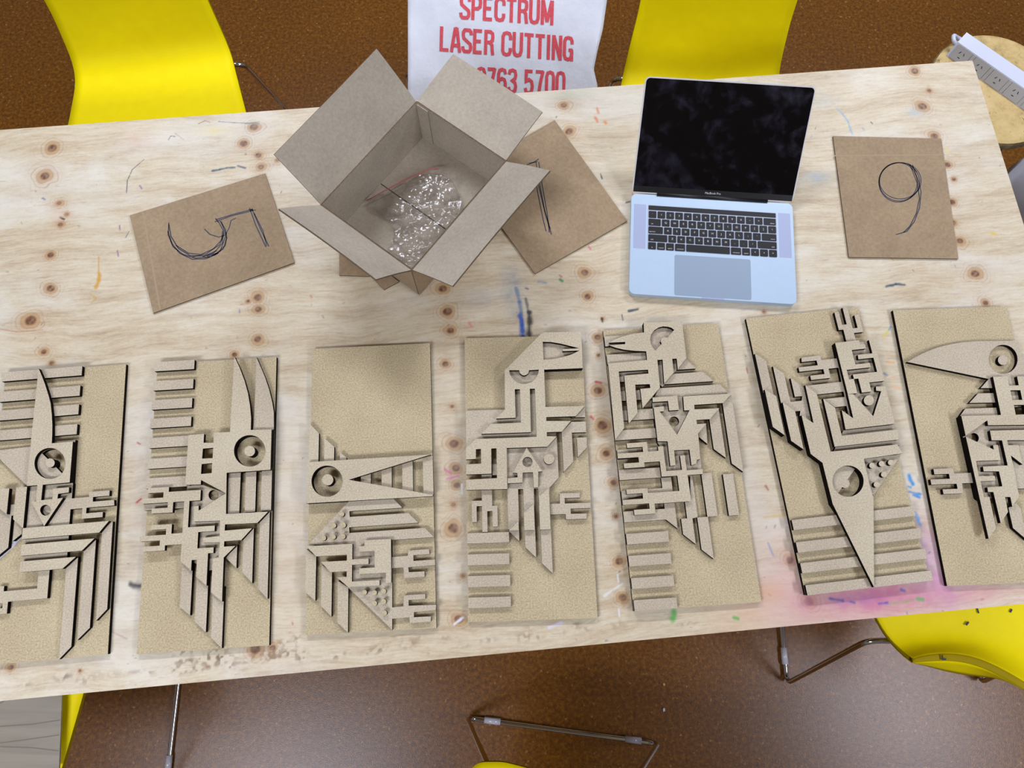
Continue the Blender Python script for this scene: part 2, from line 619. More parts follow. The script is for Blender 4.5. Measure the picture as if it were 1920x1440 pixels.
    ST = [([(399, 320), (412, 318), (424, 315)], 6, (32, 84, 104)), ([(424, 315), (440, 314)], 4, (32, 84, 104)), ([(446, 311), (460, 315)], 5, (28, 76, 100)),
          ([(237, 361), (239, 338), (248, 318), (270, 299)], 1.6, (66, 76, 96)), ([(185, 482), (185, 515)], 3, (206, 156, 70), .8), ([(186, 512), (185, 525), (180, 540)], 10, (214, 162, 66)), ([(170, 552), (180, 560), (172, 568)], 4, (206, 160, 80), .6),
          ([(976, 592), (979, 612), (981, 632)], 14, (24, 84, 176)), ([(968, 540), (974, 566), (978, 590)], 9, (92, 122, 160), .7), ([(992, 586), (993, 632)], 14, (34, 38, 46)), ([(986, 560), (991, 586)], 6, (70, 72, 84), .7),
          ([(1134, 228), (1136, 231)], 10, (232, 138, 52)), ([(1119, 203), (1122, 212)], 7, (230, 150, 110)), ([(1116, 220), (1120, 228)], 7, (226, 140, 100)),
          ([(1662, 537), (1680, 533), (1696, 534)], 7, (30, 66, 90)), ([(1179, 583), (1196, 580)], 6, (26, 62, 84)), ([(1166, 590), (1168, 600)], 3, (40, 60, 70)), ([(1174, 380), (1182, 378)], 4, (30, 56, 80)), ([(1126, 326), (1129, 335)], 3, (40, 50, 80)),
          ([(1705, 892), (1711, 908)], 10, (40, 150, 214)), ([(1703, 912), (1708, 914)], 5, (60, 160, 214)), ([(1705, 922), (1726, 927)], 6, (30, 140, 210)), ([(1712, 928), (1724, 932)], 6, (36, 144, 210)), ([(1716, 962), (1722, 974)], 8, (90, 160, 214), .7), ([(1720, 976), (1726, 984)], 7, (80, 150, 214), .7),
          ([(1569, 204), (1580, 214), (1590, 228), (1598, 252)], 4, (130, 178, 206), .75), ([(1617, 240), (1620, 243)], 3, (100, 150, 200)), ([(1633, 229), (1636, 232)], 3, (40, 40, 44)),
          ([(1556, 1122), (1580, 1126)], 6, (92, 84, 160)), ([(1594, 1128), (1602, 1130)], 5, (92, 84, 160)), ([(1648, 1132), (1664, 1130)], 6, (100, 88, 170)), ([(1668, 1132), (1700, 1128), (1712, 1124)], 5, (160, 160, 120), .7), ([(1720, 1122), (1730, 1124)], 8, (112, 164, 104)), ([(1690, 1106), (1696, 1108)], 6, (120, 100, 190)),
          ([(1262, 1148), (1264, 1160)], 16, (104, 180, 92)), ([(1376, 1158), (1384, 1160)], 6, (110, 180, 90)), ([(1134, 1117), (1146, 1108)], 5, (232, 232, 234), .8), ([(1146, 1108), (1168, 1094)], 3, (232, 232, 234), .8), ([(1160, 1090), (1158, 1078)], 4, (232, 232, 234), .8), ([(1160, 1142), (1161, 1156)], 4, (232, 232, 234), .8),
          ([(1030, 1176), (1052, 1168)], 7, (224, 218, 236)), ([(852, 1170), (868, 1158)], 5, (236, 236, 244)), ([(866, 908), (866, 926)], 5, (240, 240, 246)), ([(834, 880), (846, 888)], 6, (214, 110, 160)), ([(838, 898), (860, 892)], 4, (220, 130, 170)),
          ([(248, 1096), (262, 1098)], 15, (60, 58, 66)), ([(1104, 463), (1107, 467)], 5, (214, 90, 130)), ([(1049, 516), (1053, 519)], 5, (208, 90, 120)), ([(1050, 524), (1054, 527)], 6, (60, 150, 90)), ([(1010, 528), (1024, 530)], 6, (120, 150, 190), .7), ([(986, 540), (990, 542)], 5, (110, 50, 120)),
          ([(1858, 437), (1866, 440)], 7, (226, 196, 90)), ([(1774, 277), (1778, 283)], 5, (236, 206, 90)), ([(1655, 632), (1668, 618)], 4, (216, 206, 110)), ([(1667, 618), (1670, 612)], 4, (120, 160, 200)), ([(1662, 678), (1676, 680)], 5, (226, 180, 120)), ([(1658, 700), (1664, 704)], 6, (120, 150, 170)), ([(1672, 724), (1690, 728)], 6, (236, 190, 150), .7), ([(1668, 708), (1678, 706)], 5, (230, 170, 130), .7),
          ([(0, 617), (30, 622), (80, 618)], 1.6, (196, 120, 80), .7), ([(372, 232), (385, 226), (394, 230)], 1.6, (90, 84, 130)), ([(410, 228), (440, 230), (486, 232)], 2.2, (96, 110, 170), .8), ([(460, 232), (486, 229)], 2, (110, 160, 130), .8), ([(316, 262), (320, 255), (328, 256)], 1.8, (80, 70, 130)), ([(328, 250), (345, 262)], 1.6, (200, 130, 120), .7),
          ([(80, 372), (84, 374)], 6, (90, 110, 160)), ([(113, 408), (120, 411)], 6, (20, 18, 18)), ([(236, 445), (242, 434)], 1.6, (90, 110, 140)), ([(220, 470), (222, 480)], 2, (120, 60, 150)), ([(224, 422), (225, 432)], 2, (130, 70, 150)), ([(262, 348), (266, 354)], 3, (130, 70, 150)),
          ([(1560, 840), (1700, 838)], 1.2, (190, 186, 200), .4), ([(1400, 690), (1402, 700)], 3, (190, 120, 110)), ([(258, 830), (263, 833)], 5, (190, 70, 60)), ([(256, 942), (264, 936)], 4, (196, 66, 60)), ([(1118, 716), (1126, 718)], 6, (196, 50, 70)), ([(1108, 782), (1112, 786)], 6, (206, 70, 90)), ([(880, 606), (884, 612)], 6, (220, 140, 140)), ([(1128, 596), (1130, 604)], 3, (30, 34, 40)),
          ([(1433, 970), (1450, 968), (1474, 964)], 6, (212, 190, 120), .7), ([(1440, 1018), (1450, 1042)], 4, (150, 156, 190), .7), ([(1436, 912), (1440, 918)], 6, (178, 116, 96)), ([(200, 1180), (238, 1198)], 3, (180, 130, 100), .5)]
    for s in ST:
        stroke(*s)
    for k in range(240):                                    # small flecks of paint and dirt
        px, py = rs.uniform(0, 1900), rs.uniform(200, 1240)
        c = [(60, 56, 70), (150, 90, 70), (120, 84, 60), (90, 110, 150), (190, 110, 100), (170, 140, 110)][rs.randint(6)]
        a = rs.uniform(0, 6.28)
        l = rs.uniform(0, 5)
        stroke([(px, py), (px + l * math.cos(a), py + l * math.sin(a) + .1)], rs.uniform(1.4, 3.2), c, rs.uniform(.35, .8))
    for k in range(130):                                    # scuffs and grime along the worn front edge
        px = rs.uniform(320, 570) if k < 80 else rs.uniform(0, 1400)
        py = 1292 - (px / 1920) * 182 - rs.uniform(0, 58 if k < 80 else 26) * rs.uniform(.3, 1)
        blob(px, py, rs.uniform(4, 16), rs.uniform(2, 6), [(112, 80, 50), (140, 104, 70), (92, 68, 46)][rs.randint(3)], rs.uniform(.2, .5), 1.0, True)
    nv = (NX + 1) * (NY + 1)
    co = np.stack([X, Y, np.full_like(X, TZ)], -1).reshape(-1, 3)
    idx = np.arange(nv).reshape(NY + 1, NX + 1)
    q = np.stack([idx[:-1, :-1], idx[:-1, 1:], idx[1:, 1:], idx[1:, :-1]], -1).reshape(-1, 4)
    bx = np.array([(x, y, z) for z in (TZ - .021, TZ - .0003) for x, y in ((-L / 2, -Wd / 2), (L / 2, -Wd / 2), (L / 2, Wd / 2), (-L / 2, Wd / 2))])
    q2 = np.array([(3, 2, 1, 0), (4, 5, 6, 7), (0, 1, 5, 4), (1, 2, 6, 5), (2, 3, 7, 6), (3, 0, 4, 7)]) + nv
    co = np.concatenate([co, bx])
    q = np.concatenate([q, q2])
    me = bpy.data.meshes.new('tabletop')
    me.vertices.add(len(co))
    me.vertices.foreach_set('co', co.astype(np.float32).ravel())
    me.loops.add(q.size)
    me.loops.foreach_set('vertex_index', q.astype(np.int32).ravel())
    me.polygons.add(len(q))
    me.polygons.foreach_set('loop_start', np.arange(0, q.size, 4, dtype=np.int32))
    mi = np.zeros(len(q), np.int32)
    mi[-6:] = 1
    me.polygons.foreach_set('material_index', mi)
    me.update(calc_edges=True)
    pad = np.zeros((8, 4), np.float32)
    for nm, arr in (('knot', knot), ('stain', stain)):
        a = me.attributes.new(nm, 'FLOAT_COLOR', 'POINT')
        a.data.foreach_set('color', np.concatenate([arr.reshape(-1, 4), pad]).astype(np.float32).ravel())
    return link('tabletop', me, table, [M['table'], M['ply_edge']])


build_tabletop()
for sx in (-1, 1):
    for sy in (-1, 1):
        bm = bmesh.new()
        bm_box(bm, sx * .58 - .02, sx * .58 + .02, sy * .27 - .02, sy * .27 + .02, 0.0005, TZ - .0212)
        from_bm('leg', bm, table, [M['slot']])
for sy in (-1, 1):
    bm = bmesh.new()
    bm_box(bm, -.559, .559, sy * .27 - .015, sy * .27 + .015, TZ - .07, TZ - .0212)
    from_bm('rail', bm, table, [M['slot']])


# ------------------------------------------------------------------ numbered cardboard pieces
def local_poly(o, pts, z):
    """photo pixels on the plane z -> coordinates of the thing o"""
    inv = o.matrix_basis.inverted()
    return [((inv @ at(px, py, z))[:2]) for px, py in pts]


def card(px_corners, label, cat, group, strokes=(), folds=(), z0=0.0002, th=0.004, wpen=2.0, name='cardboard_piece'):
    zt = z0 + th
    w = [at(px, py, zt) for px, py in px_corners]
    c = sum(w, Vector()) / len(w)
    rz = math.atan2(w[1].y - w[0].y, w[1].x - w[0].x)
    o = thing(name, (c.x, c.y, TZ + z0), rz, label, cat, group)
    bpy.context.view_layer.update()
    P = local_poly(o, px_corners, zt)
    bm = bmesh.new()
    prism(bm, P, 0, th, top=0, side=1)
    from_bm('sheet', bm, o, [M['card'], M['card_edge']])
    if strokes:
        bm = bmesh.new()
        for s in strokes:
            ribbon(bm, local_poly(o, s[1:] if isinstance(s[0], (int, float)) else s, zt), (s[0] if isinstance(s[0], (int, float)) else wpen) * .00105, th + .0002)
        bmesh.ops.recalc_face_normals(bm, faces=bm.faces)
        from_bm('pen_drawing', bm, o, [M['pen']])
    for f in folds:
        bm = bmesh.new()
        ribbon(bm, local_poly(o, f, zt), .0035, th + .00012)
        from_bm('crease', bm, o, [M['crease']])
    return o


def z3(a, k=3.0):
    return [(x / k, y / k) for x, y in a]


card([(243, 404), (497, 325), (552, 492), (287, 587)], 'torn cardboard card with a pen-drawn 5, left of the open box', 'cardboard card', 'numbered cardboard cards',
     [[2.2] + z3([(1208, 1248), (1300, 1215), (1425, 1184)]), [2.2] + z3([(1214, 1236), (1310, 1206), (1420, 1178)]), z3([(1212, 1228), (1228, 1250)]),
      [2.4] + z3([(1404, 1170), (1440, 1270), (1496, 1390)]), [2.4] + z3([(1416, 1172), (1462, 1280), (1512, 1386)]), z3([(1398, 1180), (1440, 1182)]), z3([(1430, 1200), (1480, 1300), (1500, 1384)]),
      z3([(1150, 1288), (1180, 1318), (1230, 1334), (1268, 1322), (1290, 1280), (1300, 1240), (1328, 1226)]),
      z3([(1236, 1242), (1268, 1290), (1276, 1340), (1256, 1400), (1210, 1434), (1150, 1450)]), z3([(1252, 1300), (1246, 1350), (1200, 1400), (1130, 1432), (1060, 1424), (990, 1380)]), z3([(1262, 1310), (1236, 1376), (1160, 1428), (1080, 1446)]), z3([(1274, 1330), (1268, 1380), (1222, 1424), (1164, 1440)]), z3([(1228, 1246), (1258, 1300), (1250, 1370), (1200, 1425), (1140, 1444)]), z3([(1244, 1244), (1272, 1320), (1240, 1410), (1190, 1440)]),
      [2.2] + z3([(950, 1252), (946, 1320), (974, 1388), (1030, 1432), (1100, 1452), (1180, 1446)]), [2.2] + z3([(950, 1262), (962, 1330), (1004, 1398), (1070, 1438), (1150, 1440), (1220, 1410)]), z3([(944, 1300), (968, 1372), (1010, 1424), (1080, 1458), (1160, 1456), (1230, 1424)]),
      ], [[(268, 397), (300, 580)]])
card([(1562, 255), (1765, 260), (1797, 485), (1592, 482)], 'cardboard card with a pen-drawn 9, right of the laptop', 'cardboard card', 'numbered cardboard cards',
     [arc(1686, 341, 38, 36, -60, 330, 40), arc(1684, 342, 36, 37, -50, 320, 40), arc(1688, 339, 39, 34, -70, 300, 40),
      [(1711, 309), (1715, 322), (1722, 340), (1727, 360), (1724, 390), (1714, 416), (1700, 434), (1680, 440)], [(1709, 316), (1720, 344), (1724, 372), (1718, 400), (1706, 424), (1694, 436)]],
     [[(1564, 292), (1770, 290)]])
card([(1040, 225), (1176, 414), (1003, 513), (867, 324)], 'cardboard card with a pen-drawn 1, partly under the right side of the open box', 'cardboard card', 'numbered cardboard cards',
     [[2.2, (988, 309), (1000, 305), (1010, 298)], [(992, 306), (1008, 303)], [2.0, (1005, 304), (1012, 345), (1022, 400), (1034, 440)], [2.0, (1010, 304), (1017, 350), (1026, 400), (1030, 436)], [(1003, 320), (1008, 360), (1018, 410), (1024, 434)], [(1008, 340), (1020, 390), (1032, 430)]],
     [[(1040, 232), (985, 262)]])
card([(636, 474), (688, 474), (692, 518), (636, 516)], "small plain cardboard scrap showing below the open box's left front flap", 'cardboard scrap', None, name='cardboard_scrap')
card([(702, 524), (722, 508), (748, 528), (720, 543)], "small cardboard corner on the table, just left of the open box's front corner", 'cardboard scrap', None, name='cardboard_scrap')

# ------------------------------------------------------------------ open cardboard box and the zip bag inside it
BX, BY, BTH, BA_, BB_, BH = -0.187, 0.774, -0.648, 0.236, 0.304, 0.125
FD = 0.125
BZ = 0.0044                                                  # it stands on the card with the 1
box = thing('cardboard_box', (BX, BY, TZ + BZ), BTH, 'open brown cardboard box with four flaps folded out, between the 5 card and the laptop', 'box')
hb = BH - BZ
wt = 0.0035
a2, b2 = BA_ / 2, BB_ / 2
WALLS = {'left': [(-a2, -b2), (-a2, b2)], 'back': [(-a2, b2), (a2, b2)], 'right': [(a2, b2), (a2, -b2)], 'front': [(a2, -b2), (-a2, -b2)]}
FANG = {'left': 0.821, 'back': 0.177, 'right': 0.574, 'front': 0.888}
for nm, (p, q) in WALLS.items():
    p, q = Vector(p), Vector(q)
    e = (q - p).normalized()
    n = Vector((-e.y, e.x))
    if n.dot((p + q) / 2) < 0:
        n = -n
    bm = bmesh.new()
    s = 0.0 if nm in ('left', 'right') else wt
    P0, P1 = p + e * s, q - e * s
    pts = [P0, P1, P1 - n * wt, P0 - n * wt]
    vb = [bm.verts.new((x.x, x.y, 0)) for x in pts]
    vt = [bm.verts.new((x.x, x.y, hb)) for x in pts]
    for i in range(4):
        j = (i + 1) % 4
        bm.faces.new((vb[i], vb[j], vt[j], vt[i])).material_index = {0: 0, 2: 1}.get(i, 2)
    bm.faces.new(vt).material_index = 2
    bm.faces.new(vb[::-1]).material_index = 2
    bmesh.ops.recalc_face_normals(bm, faces=bm.faces)
    from_bm('wall_panel', bm, box, [M['card'], M['card_in'], M['card_edge']])
    # the flap
    a = FANG[nm]
    d = Vector((n.x * math.cos(a), n.y * math.cos(a), math.sin(a)))
    nn = Vector((-n.x * math.sin(a), -n.y * math.sin(a), math.cos(a)))
    A0, A1 = Vector((p.x, p.y, hb)) + Vector((e.x, e.y, 0)) * .002, Vector((q.x, q.y, hb)) - Vector((e.x, e.y, 0)) * .002
    bm = bmesh.new()
    NU, NV = 10, 6
    rr = random.Random(len(nm))
    grid = []
    for i in range(NU + 1):
        row = []
        for j in range(NV + 1):
            t, w_ = i / NU, j / NV
            bow = 0.002 * math.sin(math.pi * t) * w_ + 0.0015 * math.sin(w_ * 3)
            row.append(A0.lerp(A1, t) + d * (FD * w_ + .0004) + nn * (bow + .0006))
        grid.append(row)
    T = [[bm.verts.new(v) for v in r] for r in grid]
    B = [[bm.verts.new(v - nn * wt * .9) for v in r] for r in grid]
    for i in range(NU):
        for j in range(NV):
            bm.faces.new((T[i][j], T[i + 1][j], T[i + 1][j + 1], T[i][j + 1])).material_index = 0
            bm.faces.new((B[i][j], B[i][j + 1], B[i + 1][j + 1], B[i + 1][j])).material_index = 1
    for i in range(NU):
        bm.faces.new((T[i][NV], T[i + 1][NV], B[i + 1][NV], B[i][NV])).material_index = 2
        bm.faces.new((T[i + 1][0], T[i][0], B[i][0], B[i + 1][0])).material_index = 2
    for j in range(NV):
        bm.faces.new((T[0][j], T[0][j + 1], B[0][j + 1], B[0][j])).material_index = 2
        bm.faces.new((T[NU][j + 1], T[NU][j], B[NU][j], B[NU][j + 1])).material_index = 2
    bmesh.ops.recalc_face_normals(bm, faces=bm.faces)
    from_bm('flap', bm, box, [M['card_in'], M['card'], M['card_edge']])
i2, j2 = a2 - wt - .0003, b2 - wt - .0003
for sgn in (-1, 1):                                           # the two bottom flaps meet in a seam along the box
    bm = bmesh.new()
    bm_box(bm, -i2, i2, *sorted((sgn * .0012, sgn * j2)), 0.0005, 0.004)
    o = from_bm('bottom_flap', bm, box, [M['card_in']])
for sgn in (-1, 1):                                           # the shorter pair lies beneath them
    bm = bmesh.new()
    bm_box(bm, *sorted((sgn * .02, sgn * i2)), -j2, j2, 0.0, 0.0004)
    from_bm('under_flap', bm, box, [M['card_edge']])

bm = bmesh.new()
bm_box(bm, -i2, -i2 + .030, j2 - .0022, j2, 0.0042, hb - .002)
from_bm('glue_tab', bm, box, [M['card_in']])
zb_px = [(686, 374), (720, 358), (760, 338), (806, 320), (842, 328), (862, 362), (872, 402), (858, 425), (832, 440), (812, 470), (776, 496), (752, 488), (722, 470), (732, 448), (736, 426), (728, 408), (709, 397)]
zbase = at(780, 410, BZ + .005)
zbag = thing('zip_bag', (zbase.x, zbase.y, TZ + BZ + .0045), 0, 'crumpled clear plastic zip bag lying inside the open cardboard box', 'plastic bag')
bpy.context.view_layer.update()


def build_film():
    poly = local_poly(zbag, zb_px, BZ + .02)
    from mathutils.geometry import delaunay_2d_cdt
    rr = random.Random(4)
    xs = [p[0] for p in poly]
    ys = [p[1] for p in poly]
    pts = [Vector(p) for p in poly]
    n = len(pts)
    for k in range(6000):
        if len(pts) > 1500:
            break
        q = Vector((rr.uniform(min(xs), max(xs)), rr.uniform(min(ys), max(ys))))
        ins = False
        for i in range(n):
            a, b = pts[i], pts[(i + 1) % n]
            if (a.y > q.y) != (b.y > q.y) and q.x < (b.x - a.x) * (q.y - a.y) / (b.y - a.y) + a.x:
                ins = not ins
        if ins:
            pts.append(q)
    vs, es, fs, *_ = delaunay_2d_cdt(pts, [(i, (i + 1) % n) for i in range(n)], [], 1, 1e-5)

    def fold(x, y):
        h = 0
        for k in range(7):
            a = k * 1.17 + .3
            f = 30 + 17 * k
            h += abs(math.sin((x * math.cos(a) + y * math.sin(a)) * f + k * 2.1 + 2 * math.sin(18 * (x * math.sin(a) - y * math.cos(a))))) / (1 + .5 * k)
        return h / 3.3
    bm = bmesh.new()
    lay = []
    for up in (0, 1):
        V = []
        for v in vs:
            dm = min((v - p).length for p in pts[:n])
            edge = min(1, dm / .03)
            h = .002 + up * (.001 + edge * (.006 + .024 * fold(v.x, v.y) ** 2)) + .0012 * rr.random()
            V.append(bm.verts.new((v.x, v.y, h)))
        lay.append(V)
        for f in fs:
            if len(f) == 3:
                bm.faces.new([V[i] for i in (f if up else f[::-1])])
    from_bm('film', bm, zbag, [M['film']])
    z = local_poly(zbag, [(686, 374), (720, 357), (760, 337), (806, 319), (822, 320)], BZ + .02)
    bm = bmesh.new()
    tube(bm, [(p[0], p[1], .010 + .003 * i) for i, p in enumerate(z)], .0011, 6)
    from_bm('zip_seal', bm, zbag, [M['zip']])


build_film()

# ------------------------------------------------------------------ laptop
LX, LY, LT, LD, LW = 0.43677632, 0.6861942, -0.06893462, 0.23535, 0.3493
lap = thing('laptop', (LX, LY, TZ), LT, 'open silver laptop with a black screen and black keys', 'laptop')
bm = bmesh.new()
prism(bm, rrect(LW, LD, .012), .0022, .0155)
from_bm('base', bm, lap, [M['alu']])
for sx in (-1, 1):
    for sy in (-1, 1):
        bm = bmesh.new()
        prism(bm, arc(sx * .15, sy * .095, .008, .008, 0, 345, 16), .0003, .0022)
        from_bm('rubber_foot', bm, lap, [M['black']])
hy = LD / 2
top = .0155
bm = bmesh.new()
prism(bm, rrect(.2775, .1055, .003, 4, 0, hy - .0775), top - .0006, top + .00025)
from_bm('keyboard_well', bm, lap, [M['well']])
for sgn in (-1, 1):
    bm = bmesh.new()
    prism(bm, rrect(.026, .105, .001, 2, sgn * .1555, hy - .0775), top - .0006, top + .0002)
    from_bm('speaker_grille', bm, lap, [M['grille']])
bm = bmesh.new()
prism(bm, rrect(.161, .0925, .004, 4, 0, hy - .186), top - .0006, top + .00025)
from_bm('trackpad', bm, lap, [M['pad']])
bm = bmesh.new()
prism(bm, rrect(.0475, .003, .001, 3, 0, -hy + .0012), top - .002, top + .0002)
from_bm('opening_notch', bm, lap, [M['grille']])


def text_mesh(body, size, name, parent, mat, loc, rot=(0, 0, 0), sx=1.0):
    cu = bpy.data.curves.new('txt', 'FONT')
    cu.body = body
    cu.size = size
    cu.align_x = 'CENTER'
    cu.align_y = 'CENTER'
    cu.resolution_u = 3
    to = bpy.data.objects.new('txt', cu)
    COL.objects.link(to)
    dg = bpy.context.evaluated_depsgraph_get()
    me = bpy.data.meshes.new_from_object(to.evaluated_get(dg))
    bpy.data.objects.remove(to)
    bpy.data.curves.remove(cu)
    me.materials.clear()
    o = link(name, me, parent, [mat])
    o.location = loc
    o.rotation_euler = rot
    o.scale = (sx, 1, 1)
    return o


U = .276 / 14.5
kx0, ky0 = -.138, hy - .0265
bm = bmesh.new()
prism(bm, rrect(.2745, .0105, .001, 2, 0, ky0 - .0055), top, top + .0009)
from_bm('touch_strip', bm, lap, [M['key']])
ROWS = [[(c, 1) for c in '`1234567890-='] + [('delete', 1.5)],
        [('tab', 1.5)] + [(c, 1) for c in 'QWERTYUIOP[]\\'],
        [('caps lock', 1.75)] + [(c, 1) for c in "ASDFGHJKL;'"] + [('return', 1.75)],
        [('shift', 2.25)] + [(c, 1) for c in 'ZXCVBNM,./'] + [('shift', 2.25)],
        [('fn', 1), ('control', 1), ('option', 1), ('command', 1.25), ('', 5), ('command', 1.25), ('option', 1), ('<', 1), ('v', 1), ('>', 1)]]
kp = .0186
for r, row in enumerate(ROWS):
    x = kx0
    yc = ky0 - .0128 - kp * (r + .5) + .0004
    for lab, w in row:
        wk = w * U
        kb = bmesh.new()
        bx = rrect(wk - .0026, kp - .0026, .0015, 3)
        prism(kb, bx, 0, .0011)
        k = from_bm('key', kb, lap, [M['key']])
        k.location = (x + wk / 2, yc, top + .0003)
        if lab:
            big = len(lab) == 1
            text_mesh(lab, .0062 if big else .0036, 'key_legend', k, M['legend'],
                      (0, 0, .0013) if big else ((0 if w < 1.3 else (-.5 if x < 0 else .5) * (wk - .018)), -.004, .0013))
        x += wk
LA = math.radians(38.625)
bm = bmesh.new()
tube(bm, [(-.12, hy + .0015, .0155), (.12, hy + .0015, .0155)], .0045, 10)
from_bm('hinge', bm, lap, [M['black']])
lid = bpy.data.objects.new('lid', bpy.data.meshes.new('lid'))
bm = bmesh.new()
prism(bm, rrect(LW, .2333, .011, 6, 0, .1167), -.005, 0)
bm.to_mesh(lid.data)
bm.free()
COL.objects.link(lid)
lid.parent = lap
lid.data.materials.append(mat_plain('pale_lid_rim', lin(222, 222, 220), 0.45, 0, 0.4))
lid.location = (0, hy + .001, .0170)
lid.rotation_euler = (LA, 0, 0)
bm = bmesh.new()
prism(bm, rrect(LW - .0052, .2275, .008, 6, 0, .1167), -.0005, .0004)
from_bm('screen', bm, lid, [M['screen']])
bm = bmesh.new()
prism(bm, rrect(LW - .0054, .0125, .001, 2, 0, .0092), .0004, .0006)
from_bm('screen_chin', bm, lid, [M['black']])
text_mesh('MacBook Pro', .0062, 'lettering', lid, M['legend'], (0, .0092, .0008))


# ------------------------------------------------------------------ yellow chairs
def chair_profile(t):
    """side view of the shell: t 0 front lip .. 1 top of the back -> (y, z, half width)"""
    K = [(0.0, .200, .405, .190), (0.05, .198, .426, .226), (.12, .175, .440, .252), (.20, .125, .442, .259), (.28, .08, .441, .254), (.42, -.03, .436, .236), (.52, -.128, .436, .221),
         (.56, -.168, .442, .217), (.60, -.199, .470, .212), (.65, -.224, .518, .207), (.72, -.250, .572, .202), (.82, -.283, .652, .200), (.92, -.312, .748, .194), (.97, -.326, .796, .176), (1.0, -.334, .822, .135)]
    for (a, *p), (b, *q) in zip(K, K[1:]):
        if t <= b:
            s = (t - a) / (b - a)
            return [x + (y - x) * s for x, y in zip(p, q)]
    return K[-1][1:]


def shell_mesh():
    bm = bmesh.new()
    NT_, NS = 72, 20
    ts = [i / NT_ for i in range(NT_ + 1)]
    raw = [chair_profile(t) for t in ts]
    for _ in range(2):
        raw = [raw[0]] + [[(a + 2 * b + c) / 4 for a, b, c in zip(raw[i - 1], raw[i], raw[i + 1])] for i in range(1, NT_)] + [raw[-1]]
    th = .011
    T, B = [], []
    for i, (y, z, hw) in enumerate(raw):
        y0, z0, _ = raw[max(0, i - 1)]
        y1, z1, _ = raw[min(NT_, i + 1)]
        tg = Vector((0, y1 - y0, z1 - z0)).normalized()
        n = Vector((0, -tg.z, tg.y))
        if n.z < 0 and ts[i] < .5:
            n = -n
        nn = Vector((0, tg.z, -tg.y))
        nn = nn if nn.z > 0 or (nn.y > 0) else -nn
        rt, rb = [], []
        for j in range(NS + 1):
            s = -1 + 2 * j / NS
            dish = .005 * s * s * (1 if ts[i] > .15 else ts[i] / .15)
            p = Vector((s * hw, y, z)) + nn * dish
            rt.append(bm.verts.new(p))
            rb.append(bm.verts.new(p - nn * th))
        T.append(rt)
        B.append(rb)
    for i in range(NT_):
        for j in range(NS):
            f = bm.faces.new((T[i][j], T[i][j + 1], T[i + 1][j + 1], T[i + 1][j]))
            f.smooth = True
            f = bm.faces.new((B[i][j], B[i + 1][j], B[i + 1][j + 1], B[i][j + 1]))
            f.smooth = True
        for j in (0, NS):
            f = bm.faces.new((T[i][j], T[i + 1][j], B[i + 1][j], B[i][j]))
            f.material_index = 1
    for i in (0, NT_):
        for j in range(NS):
            f = bm.faces.new((T[i][j], T[i][j + 1], B[i][j + 1], B[i][j]))
            f.material_index = 1
    bmesh.ops.recalc_face_normals(bm, faces=bm.faces)
    return bm


SHELL = None


def sled_frame(t, hb_=.241, hr=.260, zs=.424, y_f=.155, y_r=-.155, yf0=.228, yr0=-.299):
    for s in (-1, 1):
        bm = bmesh.new()
        tube(bm, [(0, y_f, zs), (s * hb_, y_f, zs), (s * hr, yf0, .0085), (s * hr, yr0, .0085), (s * hb_, y_r, zs), (0, y_r, zs)], .0065, 10, .035)
        from_bm('frame_rod', bm, t, [M['chrome']])
        for y in (yf0 - .07, yr0 + .07):
            bm = bmesh.new()
            tube(bm, [(s * hr, y - .022, .0095), (s * hr, y + .022, .0095)], .0088, 8)
            from_bm('glide', bm, t, [M['glide']])


def make_chair(x, y, rz, label):
    global SHELL
    t = thing('shell_chair', (x, y, 0), rz, label, 'chair', 'yellow chairs around the table')
    if SHELL is None:
        s = from_bm('shell', shell_mesh(), t, [M['yellow'], M['yellow_edge']])
        SHELL = s.data
    else:
        link('shell', SHELL, t)
    sled_frame(t)
    return t


R = math.radians
make_chair(-0.966, 1.235, R(180 + 9), 'yellow shell chair on a chrome frame behind the left end of the table')
make_chair(0.530, 1.205, R(180 - 5), 'yellow shell chair behind the table, directly behind the laptop')
make_chair(-0.045, 1.245, R(180 + 1), 'yellow shell chair behind the table, under the white printed sack')
make_chair(0.083, -0.643, R(90 - 7.2), 'yellow shell chair at the bottom centre, only its edge and chrome floor rod in view')
make_chair(-1.172, -0.24, R(0), 'yellow shell chair in front of the left end of the table, under the grey sheet')

# the chair at the right front corner of the table
rc = thing('shell_chair', (1.05, -0.05, 0), 0, 'yellow shell chair under the right front corner of the table, curled rim and black marks', 'chair', 'yellow chairs around the table')
bpy.context.view_layer.update()
ROWP = [(-.290, [(1618, 1094), (1672, 1095), (1730, 1092), (1780, 1090), (1830, 1088), (1880, 1086), (1940, 1084), (2010, 1080)]),
        (-.296, [(1636, 1144), (1680, 1142), (1734, 1142), (1784, 1142), (1832, 1142), (1880, 1144), (1940, 1146), (2010, 1150)]),
        (-.300, [(1661, 1192), (1700, 1190), (1742, 1190), (1788, 1190), (1834, 1195), (1880, 1205), (1935, 1217), (2005, 1230)]),
        (-.286, [(1694, 1222), (1718, 1216), (1750, 1211), (1790, 1211), (1834, 1217), (1876, 1233), (1922, 1254), (1995, 1285)]),
        (-.250, [(1712, 1235), (1730, 1229), (1758, 1225), (1790, 1225), (1828, 1231), (1868, 1248), (1906, 1269), (1985, 1318)]),
        (-.250, [(1711, 1243), (1733, 1241), (1760, 1239), (1792, 1239), (1830, 1247), (1868, 1264), (1903, 1284), (1982, 1335)]),
        (-.330, [(1713, 1244), (1737, 1249), (1765, 1257), (1797, 1264), (1834, 1269), (1866, 1271), (1898, 1281), (1975, 1325)])]
inv = rc.matrix_basis.inverted()
bm = bmesh.new()
GR = []
